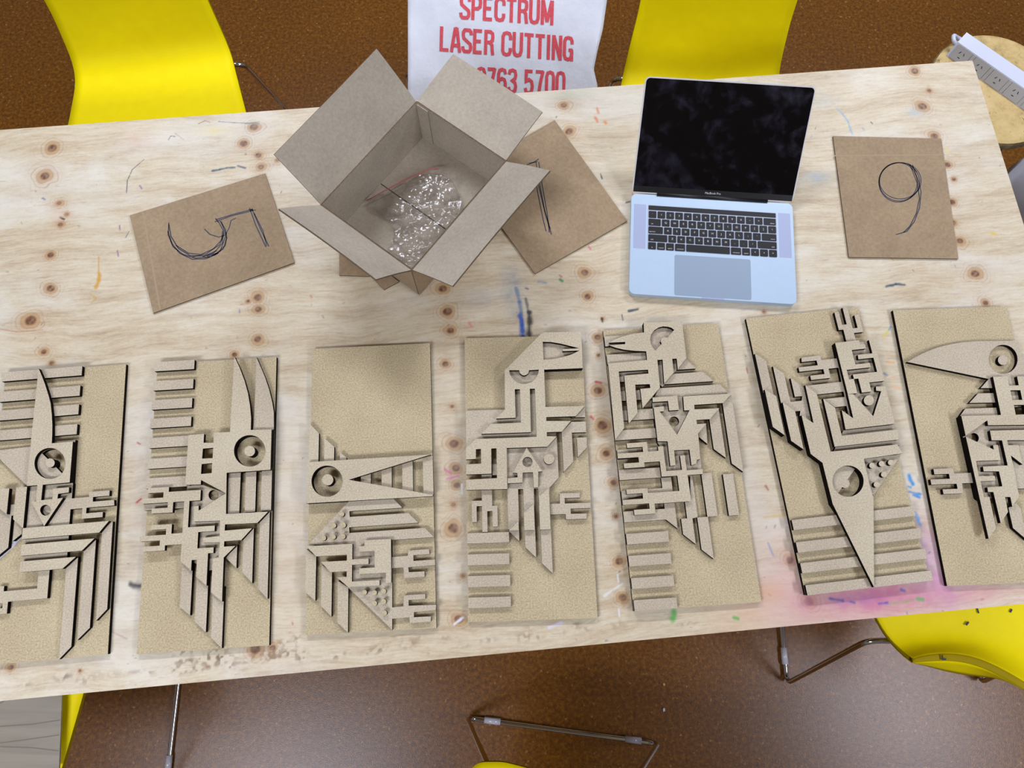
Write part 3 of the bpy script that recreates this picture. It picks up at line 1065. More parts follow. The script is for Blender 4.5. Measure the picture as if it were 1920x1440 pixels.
for z, row in ROWP:
    GR.append([bm.verts.new(inv @ at(px, py, z)) for px, py in row])
for i in range(len(GR) - 1):
    for j in range(7):
        f = bm.faces.new((GR[i][j], GR[i + 1][j], GR[i + 1][j + 1], GR[i][j + 1]))
        f.smooth = True
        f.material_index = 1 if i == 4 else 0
bmesh.ops.recalc_face_normals(bm, faces=bm.faces)
up = sum((f.normal.z for f in bm.faces))
if up < 0:
    bmesh.ops.reverse_faces(bm, faces=bm.faces)
so = from_bm('shell', bm, rc, [M['yellow'], M['yellow_edge']])
cr = so.data.attributes.new('crease_edge', 'FLOAT', 'EDGE')
vi = {tuple(sorted(e.vertices)): e.index for e in so.data.edges}
for i in (4, 5):
    for j in range(7):
        k = tuple(sorted((i * 8 + j, i * 8 + j + 1)))
        if k in vi:
            cr.data[vi[k]].value = .8
md = so.modifiers.new('subdivision', 'SUBSURF')
md.levels = md.render_levels = 2
md = so.modifiers.new('thickness', 'SOLIDIFY')
md.thickness = .014
md.offset = -1
md.material_offset_rim = 1
for s, xr, xb in ((-1, .7785, .823), (1, 1.32, 1.275)):
    bm = bmesh.new()
    tube(bm, [inv @ Vector(p) for p in ((1.05, .10, .418), (xb, .10, .418), (xr, .23, .0085), (xr, -.272, .0085), (xb, -.129, .418), (1.05, -.131, .418))], .0065, 10, .03)
    from_bm('frame_rod', bm, rc, [M['chrome']])
    for y in (-.20, .16):
        bm = bmesh.new()
        tube(bm, [inv @ Vector((xr, y - .022, .0095)), inv @ Vector((xr, y + .022, .0095))], .0088, 8)
        from_bm('glide', bm, rc, [M['glide']])
bm = bmesh.new()
for pts, w in (([(1832, 1140), (1835, 1150)], 3), ([(1876, 1149), (1892, 1142)], 0), ([(1766, 1228), (1767, 1236), (1774, 1236)], 3), ([(1811, 1172), (1816, 1166)], 4), ([(1894, 1148), (1897, 1142)], 4)):
    if w:
        z = -.2465 if pts[0][1] > 1200 else -.2935
        ribbon(bm, local_poly(rc, pts, z), w * .0012, z + TZ)
from_bm('scuff_mark', bm, rc, [M['slot']])

# grey sheet lying on the left front chair
gs = thing('grey_sheet', (-1.17, -0.19, .4585), 0, 'flat grey creased sheet lying on the yellow chair at the lower left corner', 'sheet')
bm = bmesh.new()
P = local_poly(gs, [(118, 1262), (111, 1442), (-230, 1450), (-230, 1270)], -.278)
prism(bm, P, 0, .004)
from_bm('sheet', bm, gs, [M['grey_board']])
bm = bmesh.new()
for f in ([(0, 1319), (28, 1301), (60, 1298)], [(0, 1393), (40, 1388), (111, 1378)], [(0, 1362), (60, 1358), (113, 1350)], [(0, 1400), (60, 1402), (110, 1408)]):
    ribbon(bm, local_poly(gs, f, -.2775), .0022, .0042)
from_bm('crease', bm, gs, [mat_plain('grey_crease', lin(126, 119, 110), .6)])

# ------------------------------------------------------------------ printed white sack on the chair behind the table
PA, PB_ = at(765, 195, -.265), at(1130, 195, -.265)
top_mid = at(950, 0, -.12)
mid = (PA + PB_) / 2
ex = (PB_ - PA).normalized()
en = ex.cross(top_mid - mid).normalized()
if en.z < 0:
    en = -en
ey = en.cross(ex).normalized()
sack = bpy.data.objects.new('printed_sack', None)
COL.objects.link(sack)
sack.matrix_world = Matrix.Translation(mid) @ Matrix((ex, ey, en)).transposed().to_4x4()
tag(sack, 'white woven plastic sack printed with red capitals, lying on a chair behind the table', 'sack')
Cw = Vector((0, 0, TZ + CH))


def on_sack(px, py):
    d = CR @ Vector(((px - 960) / CF, -(py - 720) / CF, -1.0))
    t = (mid - Cw).dot(en) / d.dot(en)
    p = Cw + d * t - mid
    return p.dot(ex), p.dot(ey)


def sack_h(x, y):
    return .0025 * math.sin(21 * x + 9 * y + 1) * math.sin(13 * y - 6 * x) + .0016 * abs(math.sin(31 * (x + .6 * y) + .5)) + .004 * math.exp(-((x - .235) / .02) ** 2)


LEFT = [(765, 215), (765, 165), (765, 110), (765, 60), (765, 0), (766, -60), (768, -110)]
RIGHT = [(1120, 215), (1120, 160), (1113, 130), (1120, 95), (1130, 55), (1138, 0), (1142, -60), (1140, -110)]


def edge_x(edge, py):
    e = sorted(edge, key=lambda p: p[1])
    for (x0, y0), (x1, y1) in zip(e, e[1:]):
        if py <= y1:
            return x0 + (x1 - x0) * (py - y0) / (y1 - y0)
    return e[-1][0]


bm = bmesh.new()
NU, NV = 44, 40
F, Bk = [], []
for j in range(NV + 1):
    py = 205 - (205 + 20) * j / NV
    xl, xr = edge_x(LEFT, py), edge_x(RIGHT, py)
    rf, rb = [], []
    for i in range(NU + 1):
        x, y = on_sack(xl + (xr - xl) * i / NU, py)
        s = i / NU
        puff = .012 * (1 - abs(2 * s - 1) ** 6)
        rf.append(bm.verts.new((x, y, sack_h(x, y))))
        rb.append(bm.verts.new((x, y, sack_h(x, y) - .002 - puff)))
    F.append(rf)
    Bk.append(rb)
for j in range(NV):
    for i in range(NU):
        bm.faces.new((F[j][i], F[j][i + 1], F[j + 1][i + 1], F[j + 1][i])).smooth = True
        bm.faces.new((Bk[j][i], Bk[j + 1][i], Bk[j + 1][i + 1], Bk[j][i + 1])).smooth = True
    for i in (0, NU):
        bm.faces.new((F[j][i], F[j + 1][i], Bk[j + 1][i], Bk[j][i]))
for j in (0, NV):
    for i in range(NU):
        bm.faces.new((F[j][i], F[j][i + 1], Bk[j][i + 1], Bk[j][i]))
bmesh.ops.recalc_face_normals(bm, faces=bm.faces)
from_bm('sack_body', bm, sack, [M['bag']])

CAPS = {'S': [[(.95, .74), (.92, .86), (.75, .93), (.5, .93), (.25, .93), (.1, .84), (.08, .72), (.14, .6), (.5, .48), (.86, .37), (.93, .26), (.9, .15), (.75, .07), (.5, .07), (.25, .07), (.1, .14), (.06, .27)]],
        'P': [[(.12, 0), (.12, 1)], [(.12, .93), (.6, .93), (.85, .86), (.9, .72), (.85, .55), (.6, .47), (.12, .47)]],
        'E': [[(.12, 0), (.12, 1)], [(.12, .93), (.9, .93)], [(.12, .51), (.8, .51)], [(.12, .07), (.92, .07)]],
        'C': [[(.92, .66), (.92, .8), (.8, .91), (.5, .94), (.22, .9), (.1, .78), (.1, .5), (.1, .22), (.22, .1), (.5, .06), (.8, .09), (.92, .2), (.92, .34)]],
        'T': [[(.5, 0), (.5, .93)], [(0, .93), (1, .93)]],
        'R': [[(.12, 0), (.12, 1)], [(.12, .93), (.6, .93), (.84, .86), (.88, .73), (.84, .58), (.6, .5), (.12, .5)], [(.58, .5), (.8, .4), (.84, .2), (.92, 0)]],
        'U': [[(.1, 1), (.1, .25), (.22, .1), (.5, .06), (.78, .1), (.9, .25), (.9, 1)]],
        'M': [[(.1, 0), (.1, 1)], [(.9, 0), (.9, 1)], [(.13, 1), (.5, .12)], [(.87, 1), (.5, .12)]],
        'L': [[(.14, 1), (.14, 0)], [(.14, .07), (.95, .07)]],
        'A': [[(.05, 0), (.42, .99)], [(.95, 0), (.58, .99)], [(.36, .95), (.64, .95)], [(.2, .28), (.8, .28)]],
        'I': [[(.5, 0), (.5, 1)]],
        'N': [[(.12, 0), (.12, 1)], [(.88, 0), (.88, 1)], [(.14, .97), (.86, .03)]],
        'G': [[(.92, .68), (.9, .82), (.78, .91), (.5, .94), (.22, .9), (.1, .78), (.1, .5), (.1, .22), (.22, .1), (.5, .06), (.74, .1), (.88, .22), (.88, .47)], [(.55, .44), (.98, .44)], [(.9, .44), (.9, 0)]],
        '9': [[(.9, .6), (.78, .48), (.5, .44), (.22, .48), (.1, .62), (.1, .78), (.22, .9), (.5, .94), (.78, .9), (.9, .78), (.9, .3), (.82, .14), (.5, .06), (.2, .12), (.1, .26)]],
        '7': [[(.04, .93), (.92, .93)], [(.88, .97), (.6, .5), (.42, 0)]],
        '6': [[(.9, .76), (.8, .9), (.5, .94), (.22, .9), (.1, .76), (.1, .24), (.22, .1), (.5, .06), (.78, .1), (.9, .24), (.9, .42), (.78, .54), (.5, .58), (.22, .52), (.1, .42)]],
        '3': [[(.1, .76), (.2, .9), (.5, .94), (.78, .9), (.88, .76), (.8, .6), (.5, .52), (.8, .44), (.9, .3), (.82, .13), (.5, .06), (.2, .1), (.08, .26)]],
        '5': [[(.88, .93), (.16, .93), (.14, .52), (.5, .6), (.8, .52), (.9, .32), (.8, .13), (.5, .06), (.2, .1), (.08, .26)]],
        '0': [[(.5, .94), (.22, .9), (.1, .76), (.1, .24), (.22, .1), (.5, .06), (.78, .1), (.9, .24), (.9, .76), (.78, .9), (.5, .94), (.35, .92)]]}


def sack_text(s, x0, y0, x1, y1, h, wpx, gapw=.5, narrow={}):
    """letters along the baseline (x0,y0)-(x1,y1) in the photo, cap height h px"""
    tot = sum(gapw if c == ' ' else narrow.get(c, 1) for c in s) + .22 * (len(s) - 1)
    adv = (x1 - x0) / tot
    sl = (y1 - y0) / (x1 - x0)
    x = 0.0
    for c in s:
        w = gapw if c == ' ' else narrow.get(c, 1)
        if c != ' ':
            bm = bmesh.new()
            for k, line in enumerate(CAPS[c]):
                pts = []
                for (a, b), (a2_, b2_) in zip(line, line[1:]):
                    for q in range(3):
                        pts.append((a + (a2_ - a) * q / 3, b + (b2_ - b) * q / 3))
                pts.append(line[-1])
                X = lambda a: x0 + (x + a * w) * adv
                pp = [on_sack(X(a) + b * .06 * h * .5, y0 + (X(a) - x0) * sl - b * h) for a, b in pts]
                n0 = len(bm.verts)
                ribbon(bm, pp, wpx * .00118, k * .00004)
            for v in bm.verts:
                v.co.z += sack_h(v.co.x, v.co.y) + .0009
            bmesh.ops.recalc_face_normals(bm, faces=bm.faces)
            if sum(f.normal.z for f in bm.faces) < 0:
                bmesh.ops.reverse_faces(bm, faces=bm.faces)
            from_bm('printed_letter', bm, sack, [M['red_ink']])
        x += w + .22
    return


sack_text('SPECTRUM', 862.5, 36, 1036.5, 47.5, 46, 7.2, narrow={'M': 1.25})
sack_text('LASER CUTTING', 824.5, 96, 1073, 115, 46.5, 7.2, gapw=.45, narrow={'I': .42})
sack_text('9763 5700', 893, 172, 1058, 181, 47, 7.0, gapw=.5)

# ------------------------------------------------------------------ round stool with a power strip on it
SZ = -.25
sc_ = at(1866, 168, SZ)
stool = thing('round_stool', (1.335, 1.300, 0), 0.3, 'round scuffed pale wooden stool behind the right end of the table', 'stool')
sh = TZ + SZ
bm = bmesh.new()
prof = [(0, sh), (.165, sh), (.174, sh - .003), (.178, sh - .009), (.178, sh - .024), (.174, sh - .030), (0, sh - .030)]
n = 64
rings = []
for r, z in prof:
    rings.append([bm.verts.new((r * math.cos(2 * math.pi * k / n), r * math.sin(2 * math.pi * k / n), z)) for k in range(n)] if r else [bm.verts.new((0, 0, z))])
for i, (a, b) in enumerate(zip(rings, rings[1:])):
    for k in range(n):
        if len(a) == 1:
            f = bm.faces.new((a[0], b[k], b[(k + 1) % n]))
        elif len(b) == 1:
            f = bm.faces.new((a[k], b[0], a[(k + 1) % n]))
        else:
            f = bm.faces.new((a[k], b[k], b[(k + 1) % n], a[(k + 1) % n]))
        f.material_index = 1 if i >= 2 else 0
bmesh.ops.recalc_face_normals(bm, faces=bm.faces)
from_bm('seat', bm, stool, [M['stool'], M['stool_edge']])
for k in range(4):
    a = math.pi / 4 + k * math.pi / 2
    bm = bmesh.new()
    tube(bm, [(.12 * math.cos(a), .12 * math.sin(a), sh - .0305), (.165 * math.cos(a), .165 * math.sin(a), .001)], .012, 12)
    from_bm('leg', bm, stool, [M['stool_edge']])
for k in range(4):
    a, b = math.pi / 4 + k * math.pi / 2, math.pi / 4 + (k + 1) * math.pi / 2
    bm = bmesh.new()
    tube(bm, [(.143 * math.cos(a), .143 * math.sin(a), .22), (.143 * math.cos(b), .143 * math.sin(b), .22)], .008, 10)
    from_bm('stretcher', bm, stool, [M['stool_edge']])

p0 = at(1773.6, 104, SZ + .0006)
p1 = at(1920, 207, SZ + .0006)
pd = (p1 - p0).normalized()
strip = thing('power_strip', tuple(p0), math.atan2(pd.y, pd.x), 'white power strip with a row of grey sockets lying on the round stool', 'power strip')
bpy.context.view_layer.update()
b_edge = local_poly(strip, [(1798, 79), (1920, 167)], SZ + .036)
c_edge = local_poly(strip, [(1815, 58), (1920, 140)], SZ + .040)
yb = (b_edge[0][1] + b_edge[1][1]) / 2
yc = max((c_edge[0][1] + c_edge[1][1]) / 2, yb + .02)
prof = [(0, 0), (yb, .036), (yc, .040), (yc + .004, .034), (yc + .004, 0)]
LS = .30
bm = bmesh.new()
A = [bm.verts.new((0, y, z)) for y, z in prof]
B = [bm.verts.new((LS, y, z)) for y, z in prof]
for i in range(5):
    j = (i + 1) % 5
    bm.faces.new((A[i], A[j], B[j], B[i]))
bm.faces.new(A[::-1])
bm.faces.new(B)
bmesh.ops.recalc_face_normals(bm, faces=bm.faces)
from_bm('housing', bm, strip, [M['white_plastic']])
fa = math.atan2(.036, yb)
fl = math.hypot(.036, yb)
Mf = Matrix.Translation((0, 0, 0)) @ Matrix.Rotation(fa, 4, 'X')
xs_ = .006
for k in range(5):
    o = bpy.data.objects.new('socket', bpy.data.meshes.new('socket'))
    COL.objects.link(o)
    o.parent = strip
    o.matrix_local = Mf @ Matrix.Translation((xs_ + .024 + k * .058, fl / 2, .0002))
    bm = bmesh.new()
    prism(bm, rrect(.046, fl * .9, .002, 2), 0, .0012)
    bm.to_mesh(o.data)
    bm.free()
    o.data.materials.append(M['grey_plastic'])
    bm = bmesh.new()
    for (x, y, a) in ((-.006, .004, .5), (.006, .004, -.5), (0, -.008, math.pi / 2)):
        d = Vector((math.sin(a), math.cos(a))) * .0032
        ribbon(bm, [(x - d.x, y - d.y), (x + d.x, y + d.y)], .0018, .0014)
    for f in bm.faces:
        f.normal_update()
        if f.normal.z < 0:
            f.normal_flip()
    from_bm('socket_slots', bm, o, [M['slot']])
    bm = bmesh.new()
    prism(bm, rrect(.009, fl * .86, .001, 2, .029, 0), 0, .001)
    from_bm('switch', bm, o, [M['grey_plastic']])
bm = bmesh.new()
tube(bm, [(.004, yb + .006, .02), (-.012, yb + .010, .024), (-.022, yb + .022, .026), (-.012, yb + .036, .014), (.02, yb + .05, .006), (.09, yb + .056, .006)], .0055, 8, .012)
from_bm('cable', bm, strip, [M['white_plastic']])

# white sack-like bundle at the right edge of the photo
bm = bmesh.new()
prof = [(.0, .60), (.05, .598), (.10, .585), (.135, .555), (.15, .50), (.155, .40), (.152, .2), (.14, .06), (.12, .0), (0, .0)]
n = 40
rings = []
for r, z in prof:
    rings.append([bm.verts.new((r * (1 + .03 * math.sin(5 * 2 * math.pi * k / n + z * 9) + .025 * math.sin(11 * 2 * math.pi * k / n - z * 23)) * math.cos(2 * math.pi * k / n), r * (1 + .03 * math.sin(5 * 2 * math.pi * k / n + z * 9) + .025 * math.sin(11 * 2 * math.pi * k / n - z * 23)) * math.sin(2 * math.pi * k / n), z + .0005)) for k in range(n)] if r else [bm.verts.new((0, 0, z + .0005))])
for a, b in zip(rings, rings[1:]):
    for k in range(n):
        if len(a) == 1:
            f = bm.faces.new((a[0], b[k], b[(k + 1) % n]))
        elif len(b) == 1:
            f = bm.faces.new((a[k], b[0], a[(k + 1) % n]))
        else:
            f = bm.faces.new((a[k], b[k], b[(k + 1) % n], a[(k + 1) % n]))
        f.smooth = True
bmesh.ops.recalc_face_normals(bm, faces=bm.faces)
ws = from_bm('white_bundle', bm, None, [M['white_plastic']])
ws.location = (1.50, 0.985, 0)
tag(ws, 'rounded white bundle beside the right end of the table, cut off by the photo edge', 'bundle')

# scraps on the floor
for nm, px, py, m, lab, r in (('paper_scrap', 1244, 1331, M['pale_paper'], 'tiny white scrap on the cork floor, in front of the table', .005), ('sawdust_crumb', 1245, 1283, M['stool'], 'tiny yellowish crumb on the cork floor, just above the white scrap', .004)):
    bm = bmesh.new()
    bmesh.ops.create_icosphere(bm, subdivisions=1, radius=r)
    rr = random.Random(px + len(nm))
    for v in bm.verts:
        v.co = Vector((v.co.x * rr.uniform(.4, 1.3), v.co.y * rr.uniform(.5, 1.3), (v.co.z + r) * .3))
    o = from_bm(nm, bm, None, [m])
    p = at(px, py, -TZ + .0005)
    o.location = (p.x, p.y, .0005)
    tag(o, lab, 'scrap')

# ------------------------------------------------------------------ the seven layered bird panels
CROPS = {'1a': (0, 660, 4.8), '1b': (0, 900, 4.1143), '1x': (0, 890, 9), '1y': (0, 1040, 9),
         '2a': (240, 650, 4.8), '2b': (240, 880, 4), '2x': (250, 860, 7.2), '2y': (380, 940, 8),
         '3a': (560, 630, 4.5), '3b': (560, 900, 4.645), '3x': (560, 1020, 8),
         '4a': (850, 600, 4.966), '4b': (850, 830, 4), '4x': (860, 820, 8),
         '5a': (1110, 590, 4.8), '5b': (1130, 830, 4.364), '5x': (1140, 820, 8),
         '6a': (1380, 570, 4.966), '6b': (1420, 820, 4.5), '6x': (1540, 570, 8.471), '6y': (1400, 640, 7.2), '6z': (1490, 580, 7.2),
         '7a': (1650, 560, 5.144), '7b': (1680, 780, 4.233), '7x': (1780, 680, 8), '7y': (1780, 840, 8)}
LV = .009                                                     # sheet thickness


def parse(pn, s):
    out, c = [], None
    for tok in s.split():
        if tok.endswith(':'):
            c = CROPS[pn + tok[:-1]]
        else:
            x, y = tok.split(',')
            out.append((c[0] + float(x) / c[2], c[1] + float(y) / c[2]))
    return out


def circ(pn, c, cx, cy, r, a0=0, a1=360, n=40):
    o = CROPS[pn + c]
    full = a1 - a0 >= 360
    return [(o[0] + (cx + r * math.cos(math.radians(a0 + (a1 - a0) * i / n))) / o[2], o[1] + (cy + r * math.sin(math.radians(a0 + (a1 - a0) * i / n))) / o[2]) for i in range(n if full else n + 1)]


def snap(P):
    """make edges that are nearly square to the board exactly square"""
    n = len(P)
    par = [list(range(n)), list(range(n))]

    def find(k, i):
        while par[k][i] != i:
            i = par[k][i]
        return i
    for i in range(n):
        j = (i + 1) % n
        dx, dy = abs(P[j][0] - P[i][0]), abs(P[j][1] - P[i][1])
        if math.hypot(dx, dy) < .002:
            continue
        if dy < .11 * dx:
            par[1][find(1, i)] = find(1, j)
        elif dx < .11 * dy:
            par[0][find(0, i)] = find(0, j)
    Q = [list(p) for p in P]
    for k in (0, 1):
        gr = {}
        for i in range(n):
            gr.setdefault(find(k, i), []).append(i)
        for g in gr.values():
            m = sum(P[i][k] for i in g) / len(g)
            for i in g:
                Q[i][k] = m
    return [tuple(q) for q in Q]


PW, PL = .24011265, .55468595


class Panel:
    def __init__(self, pn, pose, label, z0=0.0003):
        self.pn = str(pn)
        self.o = thing('bird_relief_panel', (pose[0], pose[1], TZ + z0), pose[2], label, 'relief panel', 'layered bird panels in a row on the table')
        bpy.context.view_layer.update()
        self.k = 0
        bm = bmesh.new()
        prism(bm, [(-PW / 2, -PL / 2), (PW / 2, -PL / 2), (PW / 2, PL / 2), (-PW / 2, PL / 2)], 0, LV, top=0, side=1)
        from_bm('backing_board', bm, self.o, [M['mdf_base'], M['char']])

    def pts(self, s, zt):
        px = parse(self.pn, s) if isinstance(s, str) else s
        return local_poly(self.o, px, LV * (zt + 1) + .0003)

    def p(self, name, lv, s, holes=(), bot=None, zt=None, mat=None, sn=True):
        """one glued piece: lv 1 or 2 is the sheet its top lies on; bot the sheet its underside rests on"""
        zt = lv if zt is None else zt
        bot = lv - 1 if bot is None else bot
        P = self.pts(s, zt)
        if sn:
            P = snap(P)
        H = [self.pts(h, zt) if not (isinstance(h, str) and sn) else snap(self.pts(h, zt)) for h in holes]
        self.k += 1
        e = .00002 * (self.k % 12)
        bm = bmesh.new()
        prism(bm, P, LV * (bot + 1) + .00001, LV * (lv + 1) + e, H, 0, 1)
        return from_bm(name, bm, self.o, [M[mat or ('mdf_grey' if lv == 1 else 'mdf_pale')], M['char']])

    def c(self, c, *a, **k):
        return circ(self.pn, c, *a, **k)


# 1
A = Panel(1, (-0.87041738, 0.14175735, 0.08374737), 'leftmost bird panel, cut by the photo edge, one tall upright beak over crossing bars')
for s in ('a: 8,192 740,120 736,207 14,268', 'a: -8,363 725,298 715,393 -8,450', 'a: -22,533 712,466 704,566 -22,613', 'a: -36,708 698,648 688,742 -36,797'):
    A.p('bar', 1, s)
A.p('throat_plate', 1, 'a: -50,890 275,852 680,790 676,812 652,1180 240,1203 0,965 -50,968', [A.c('a', 477, 1010, 138, -135, 45)], mat='mdf_grey', sn=False)
A.p('head', 2, 'a: 347,148 372,205 405,290 435,385 455,460 466,560 471,650 470,740 466,822 656,806 x: 1175,130 722,170 695,432 885,412 895,235 1165,212 1160,300 980,325 970,405 1065,390 745,868 530,455 605,450 630,178 455,190 a: 275,850',
    [A.c('a', 450, 1003, 140), A.c('x', 770, 600, 92)], sn=False)
A.p('eye_pupil', 2, A.c('a', 452, 998, 40), bot=0, sn=False)
A.p('body_plate', 1, 'x: 500,200 1228,145 1215,400 b: 685,132 690,92 847,80 842,120 718,132 716,166 880,155 882,197 668,213 664,258 794,246 790,288 632,298 634,220 x: 1190,580 1165,900 455,960', mat='mdf_grey')
A.p('feather', 2, 'x: 265,225 440,200 408,900 230,750')
A.p('feather', 2, 'x: -60,245 152,235 118,665 -60,520')
A.p('feather', 1, 'x: 245,640 400,640 370,1000 235,1120')
A.p('feather', 1, 'x: -60,560 192,680 140,1230 -60,1430')
A.p('feather_link', 1, 'x: 150,505 245,505 238,690 180,690')
A.p('pale_strip', 0, 'x: -40,1400 215,1160 248,870 262,880 250,1110 360,1030 365,1065 210,1235 -40,1460', bot=-.02, mat='pale_paper', sn=False)['label'] = 'pale bluish strip'
A.p('wing_bar', 2, 'b: 172,375 840,313 765,402 170,460')
A.p('wing_bar', 2, 'b: 163,500 728,450 632,545 162,585')
A.p('wing_bar', 2, 'b: 160,630 585,592 482,684 150,713')
A.p('wing_plate', 1, 'b: 190,420 532,400 518,610 185,650')
A.p('wing_feather', 1, 'b: 865,320 832,995 745,1085 785,390')
A.p('wing_feather', 1, 'b: 742,455 692,1140 603,1235 642,540')
A.p('wing_feather', 1, 'b: 600,592 553,1285 460,1384 507,685')
A.p('claw_arm', 1, 'y: 655,240 838,225 800,730 135,800 115,995 -60,1010 -60,910 42,905 46,820 -60,828 -60,540 72,527 62,622 628,568', mat='mdf_pale')

# 2
A = Panel(2, (-0.57289923, 0.15922967, 0.06290773), 'second bird panel from the left, two curved upright horns above a round eye')
for s in ('a: 240,140 600,118 594,208 240,215', 'a: 228,312 590,287 585,375 230,395', 'a: 215,487 580,455 574,545 212,570', 'a: 202,652 572,625 565,710 198,738',
          'a: 193,828 600,792 595,892 190,912', 'a: 180,1010 570,985 560,1080 178,1098', 'a: 165,1190 560,1157 555,1250 160,1285', 'x: 140,600 690,560 690,668 145,695'):
    A.p('bar', 1, s)
A.p('head', 2, 'a: 958,90 1005,190 1050,310 1080,420 1098,530 1108,640 1105,750 1292,745 1282,1108 888,1135 b: 735,335 1050,318 970,402 728,413 725,460 930,442 850,530 722,540 720,580 805,575 718,662 705,992 622,922 637,668 680,660 690,548 565,548 562,515 688,500 690,385 492,392 497,280 530,272 530,310 735,180 548,80 a: 655,1240 515,1245 545,795 685,785 680,865 770,865 772,775 918,768',
    ['a: 674,918 768,910 762,1003 667,1008', 'a: 663,1057 758,1048 753,1138 657,1146', A.c('a', 1096, 938, 142)], sn=False)
A.p('eye_pupil', 2, A.c('a', 1096, 940, 47), bot=0, sn=False)
A.p('head_backing', 1, 'a: 905,760 1292,745 1282,1108 890,1135', [A.c('a', 1096, 938, 142)], zt=2)
A.p('horn', 1, 'a: 1155,92 1195,185 1235,280 1270,385 1298,500 1312,590 1313,745 1125,755 1135,620 1150,300', sn=False)
for s in ('b: 755,-10 848,-10 833,328 745,332', 'b: 888,-10 965,-10 952,318 872,322', 'b: 1010,-10 1082,-10 1072,305 990,312'):
    A.p('strip', 1, s)
A.p('body_plate', 1, 'b: 445,128 550,112 735,180 735,330 700,660 632,755 600,760 480,690 420,480 430,240', [A.c('x', 1085, 492, 70)], sn=False)
A.p('body', 2, 'x: 200,400 480,380 480,450 910,420 905,560 755,572 740,925 1100,905 1095,975 875,992 865,1208 1085,1200 1080,1270 1005,1280 b: 590,872 512,805 515,678 478,680 472,760 398,690 x: 645,1155 430,1170 420,1240 135,1258 130,1195 355,1170 360,1105 85,1120 90,1055 440,1020 445,950 235,965 240,905 520,880 515,1015 660,1000 690,578 540,585 528,725 245,745 248,680 462,658 468,590 115,610 125,545 405,522 408,455 195,468')
for s in ('b: 398,640 488,640 468,1095 400,1030', 'b: 512,760 605,760 585,1222 508,1140', 'b: 632,880 720,880 706,1342 632,1260'):
    A.p('tail_feather', 1, s)
A.p('wing_feather', 1, 'y: 520,650 505,1000 350,850')
A.p('wing_feather', 1, 'y: 770,400 740,1228 600,1060 607,580')
A.p('wing_feather', 1, 'b: 1060,320 1050,970 975,895 990,400')

# 3
A = Panel(3, (-0.26453499, 0.19022743, 0.05072143), 'third bird panel from the left, bare upper half above a sideways open-beaked head')
A.p('crest_feather', 1, 'a: 95,735 172,820 165,1090 80,1095', mat='mdf_pale')
A.p('crest_feather', 1, 'a: 218,862 300,935 298,1090 213,1090', mat='mdf_pale')
A.p('crest_feather', 1, 'a: 350,980 405,1025 400,1080 345,1085', mat='mdf_pale')
A.p('head', 2, 'a: 75,1065 1115,1000 422,1213 1132,1340 1130,1351 62,1412', [A.c('a', 240, 1225, 132)], sn=False)
A.p('eye_pupil', 2, A.c('a', 245, 1213, 47), bot=0, sn=False)
A.p('head_backing', 1, 'a: 75,1065 470,1041 455,1388 62,1412', [A.c('a', 240, 1225, 132)], zt=2)
for s in ('a: 525,1130 610,1125 608,1265 525,1268', 'a: 700,1085 785,1080 786,1305 700,1308', 'a: 875,1055 962,1050 966,1335 875,1338', 'a: 1050,1030 1137,1012 1132,1340 1050,1343'):
    A.p('beak_strip', 1, s, mat='mdf_pale')
A.p('body_plate', 1, 'b: 435,188 825,162 902,242 442,272 445,322 955,288 1042,372 440,412 442,462 1098,417 1180,498 810,522 812,672 950,660 955,615 1138,602 1140,645 1000,655 1000,705 1188,693 1190,740 955,760 960,803 1097,795 1098,842 920,855 912,762 815,768 815,1110 912,1100 918,1005 1103,992 1103,1035 958,1045 958,1095 1197,1087 1195,1130 1005,1150 1003,1195 1153,1187 1150,1232 968,1245 965,1195 815,1208 815,1305 430,935 445,560 85,562', sn=False)
for x, y in ((375, 297), (305, 397), (390, 393), (217, 505), (302, 495), (387, 492), (573, 978), (661, 982), (741, 970), (662, 1074), (741, 1059), (748, 1158)):
    A.p('peg', 2, A.c('b', x, y, 22, n=20), sn=False, mat='mdf_base')
A.p('wing', 2, 'b: 68,580 470,552 465,690 610,685 608,728 467,742 462,885 705,872 705,915 430,935 335,852 418,840 418,795 275,802 195,718 420,698 420,648 150,668')
A.p('wing', 2, 'b: 575,525 805,513 805,895 762,898 758,805 528,822 525,772 662,760 662,615 528,630 525,580 572,573')
for s in ('x: 108,75 265,190 248,850 105,720', 'x: 345,310 500,425 492,1090 335,925', 'x: 588,550 745,655 740,1330 580,1180'):
    A.p('wing_feather', 1, s, mat='mdf_pale')

# 4
A = Panel(4, (0.0396627, 0.20999328, 0.02710387), 'fourth bird panel from the left, long-necked bird facing right with half-round eye')
A.p('bird_body', 2, 'a: 830,115 1190,108 1205,448 845,462 858,810 1225,800 1140,895 865,905 865,940 1095,940 1010,1040 870,1045 870,1082 962,1085 875,1180 x: 720,160 730,775 115,790 115,635 575,612 568,165 488,168 492,545 112,558 115,405 338,395 335,175 258,178 258,325 110,332 110,165 a: 208,1108 775,1088 760,640 712,640 722,1045 262,1060 350,968 630,955 620,645 572,645 580,910 400,918 482,830 478,470',
    [parse('4', 'a: 832,203 910,205 1000,220 1090,242 1175,264 1018,270 1018,290 1178,284 1090,325 1000,350 920,365 840,370'),
     parse('4', 'a: 520,468 612,468 620,495 640,512 658,517 680,510 698,495 705,468 797,462 790,500 770,540 735,575 690,592 650,595 610,588 570,565 540,530 525,500')], sn=False)
A.p('head_backing', 1, 'a: 830,115 1190,108 1205,448 845,462 868,1130 480,1150 478,470', zt=2, sn=False)
A.p('wing_plate', 1, 'a: 118,848 478,830 482,1120 240,1130 118,1200')
A.p('shoulder_patch', 1, 'x: 505,405 590,400 590,565 505,568')
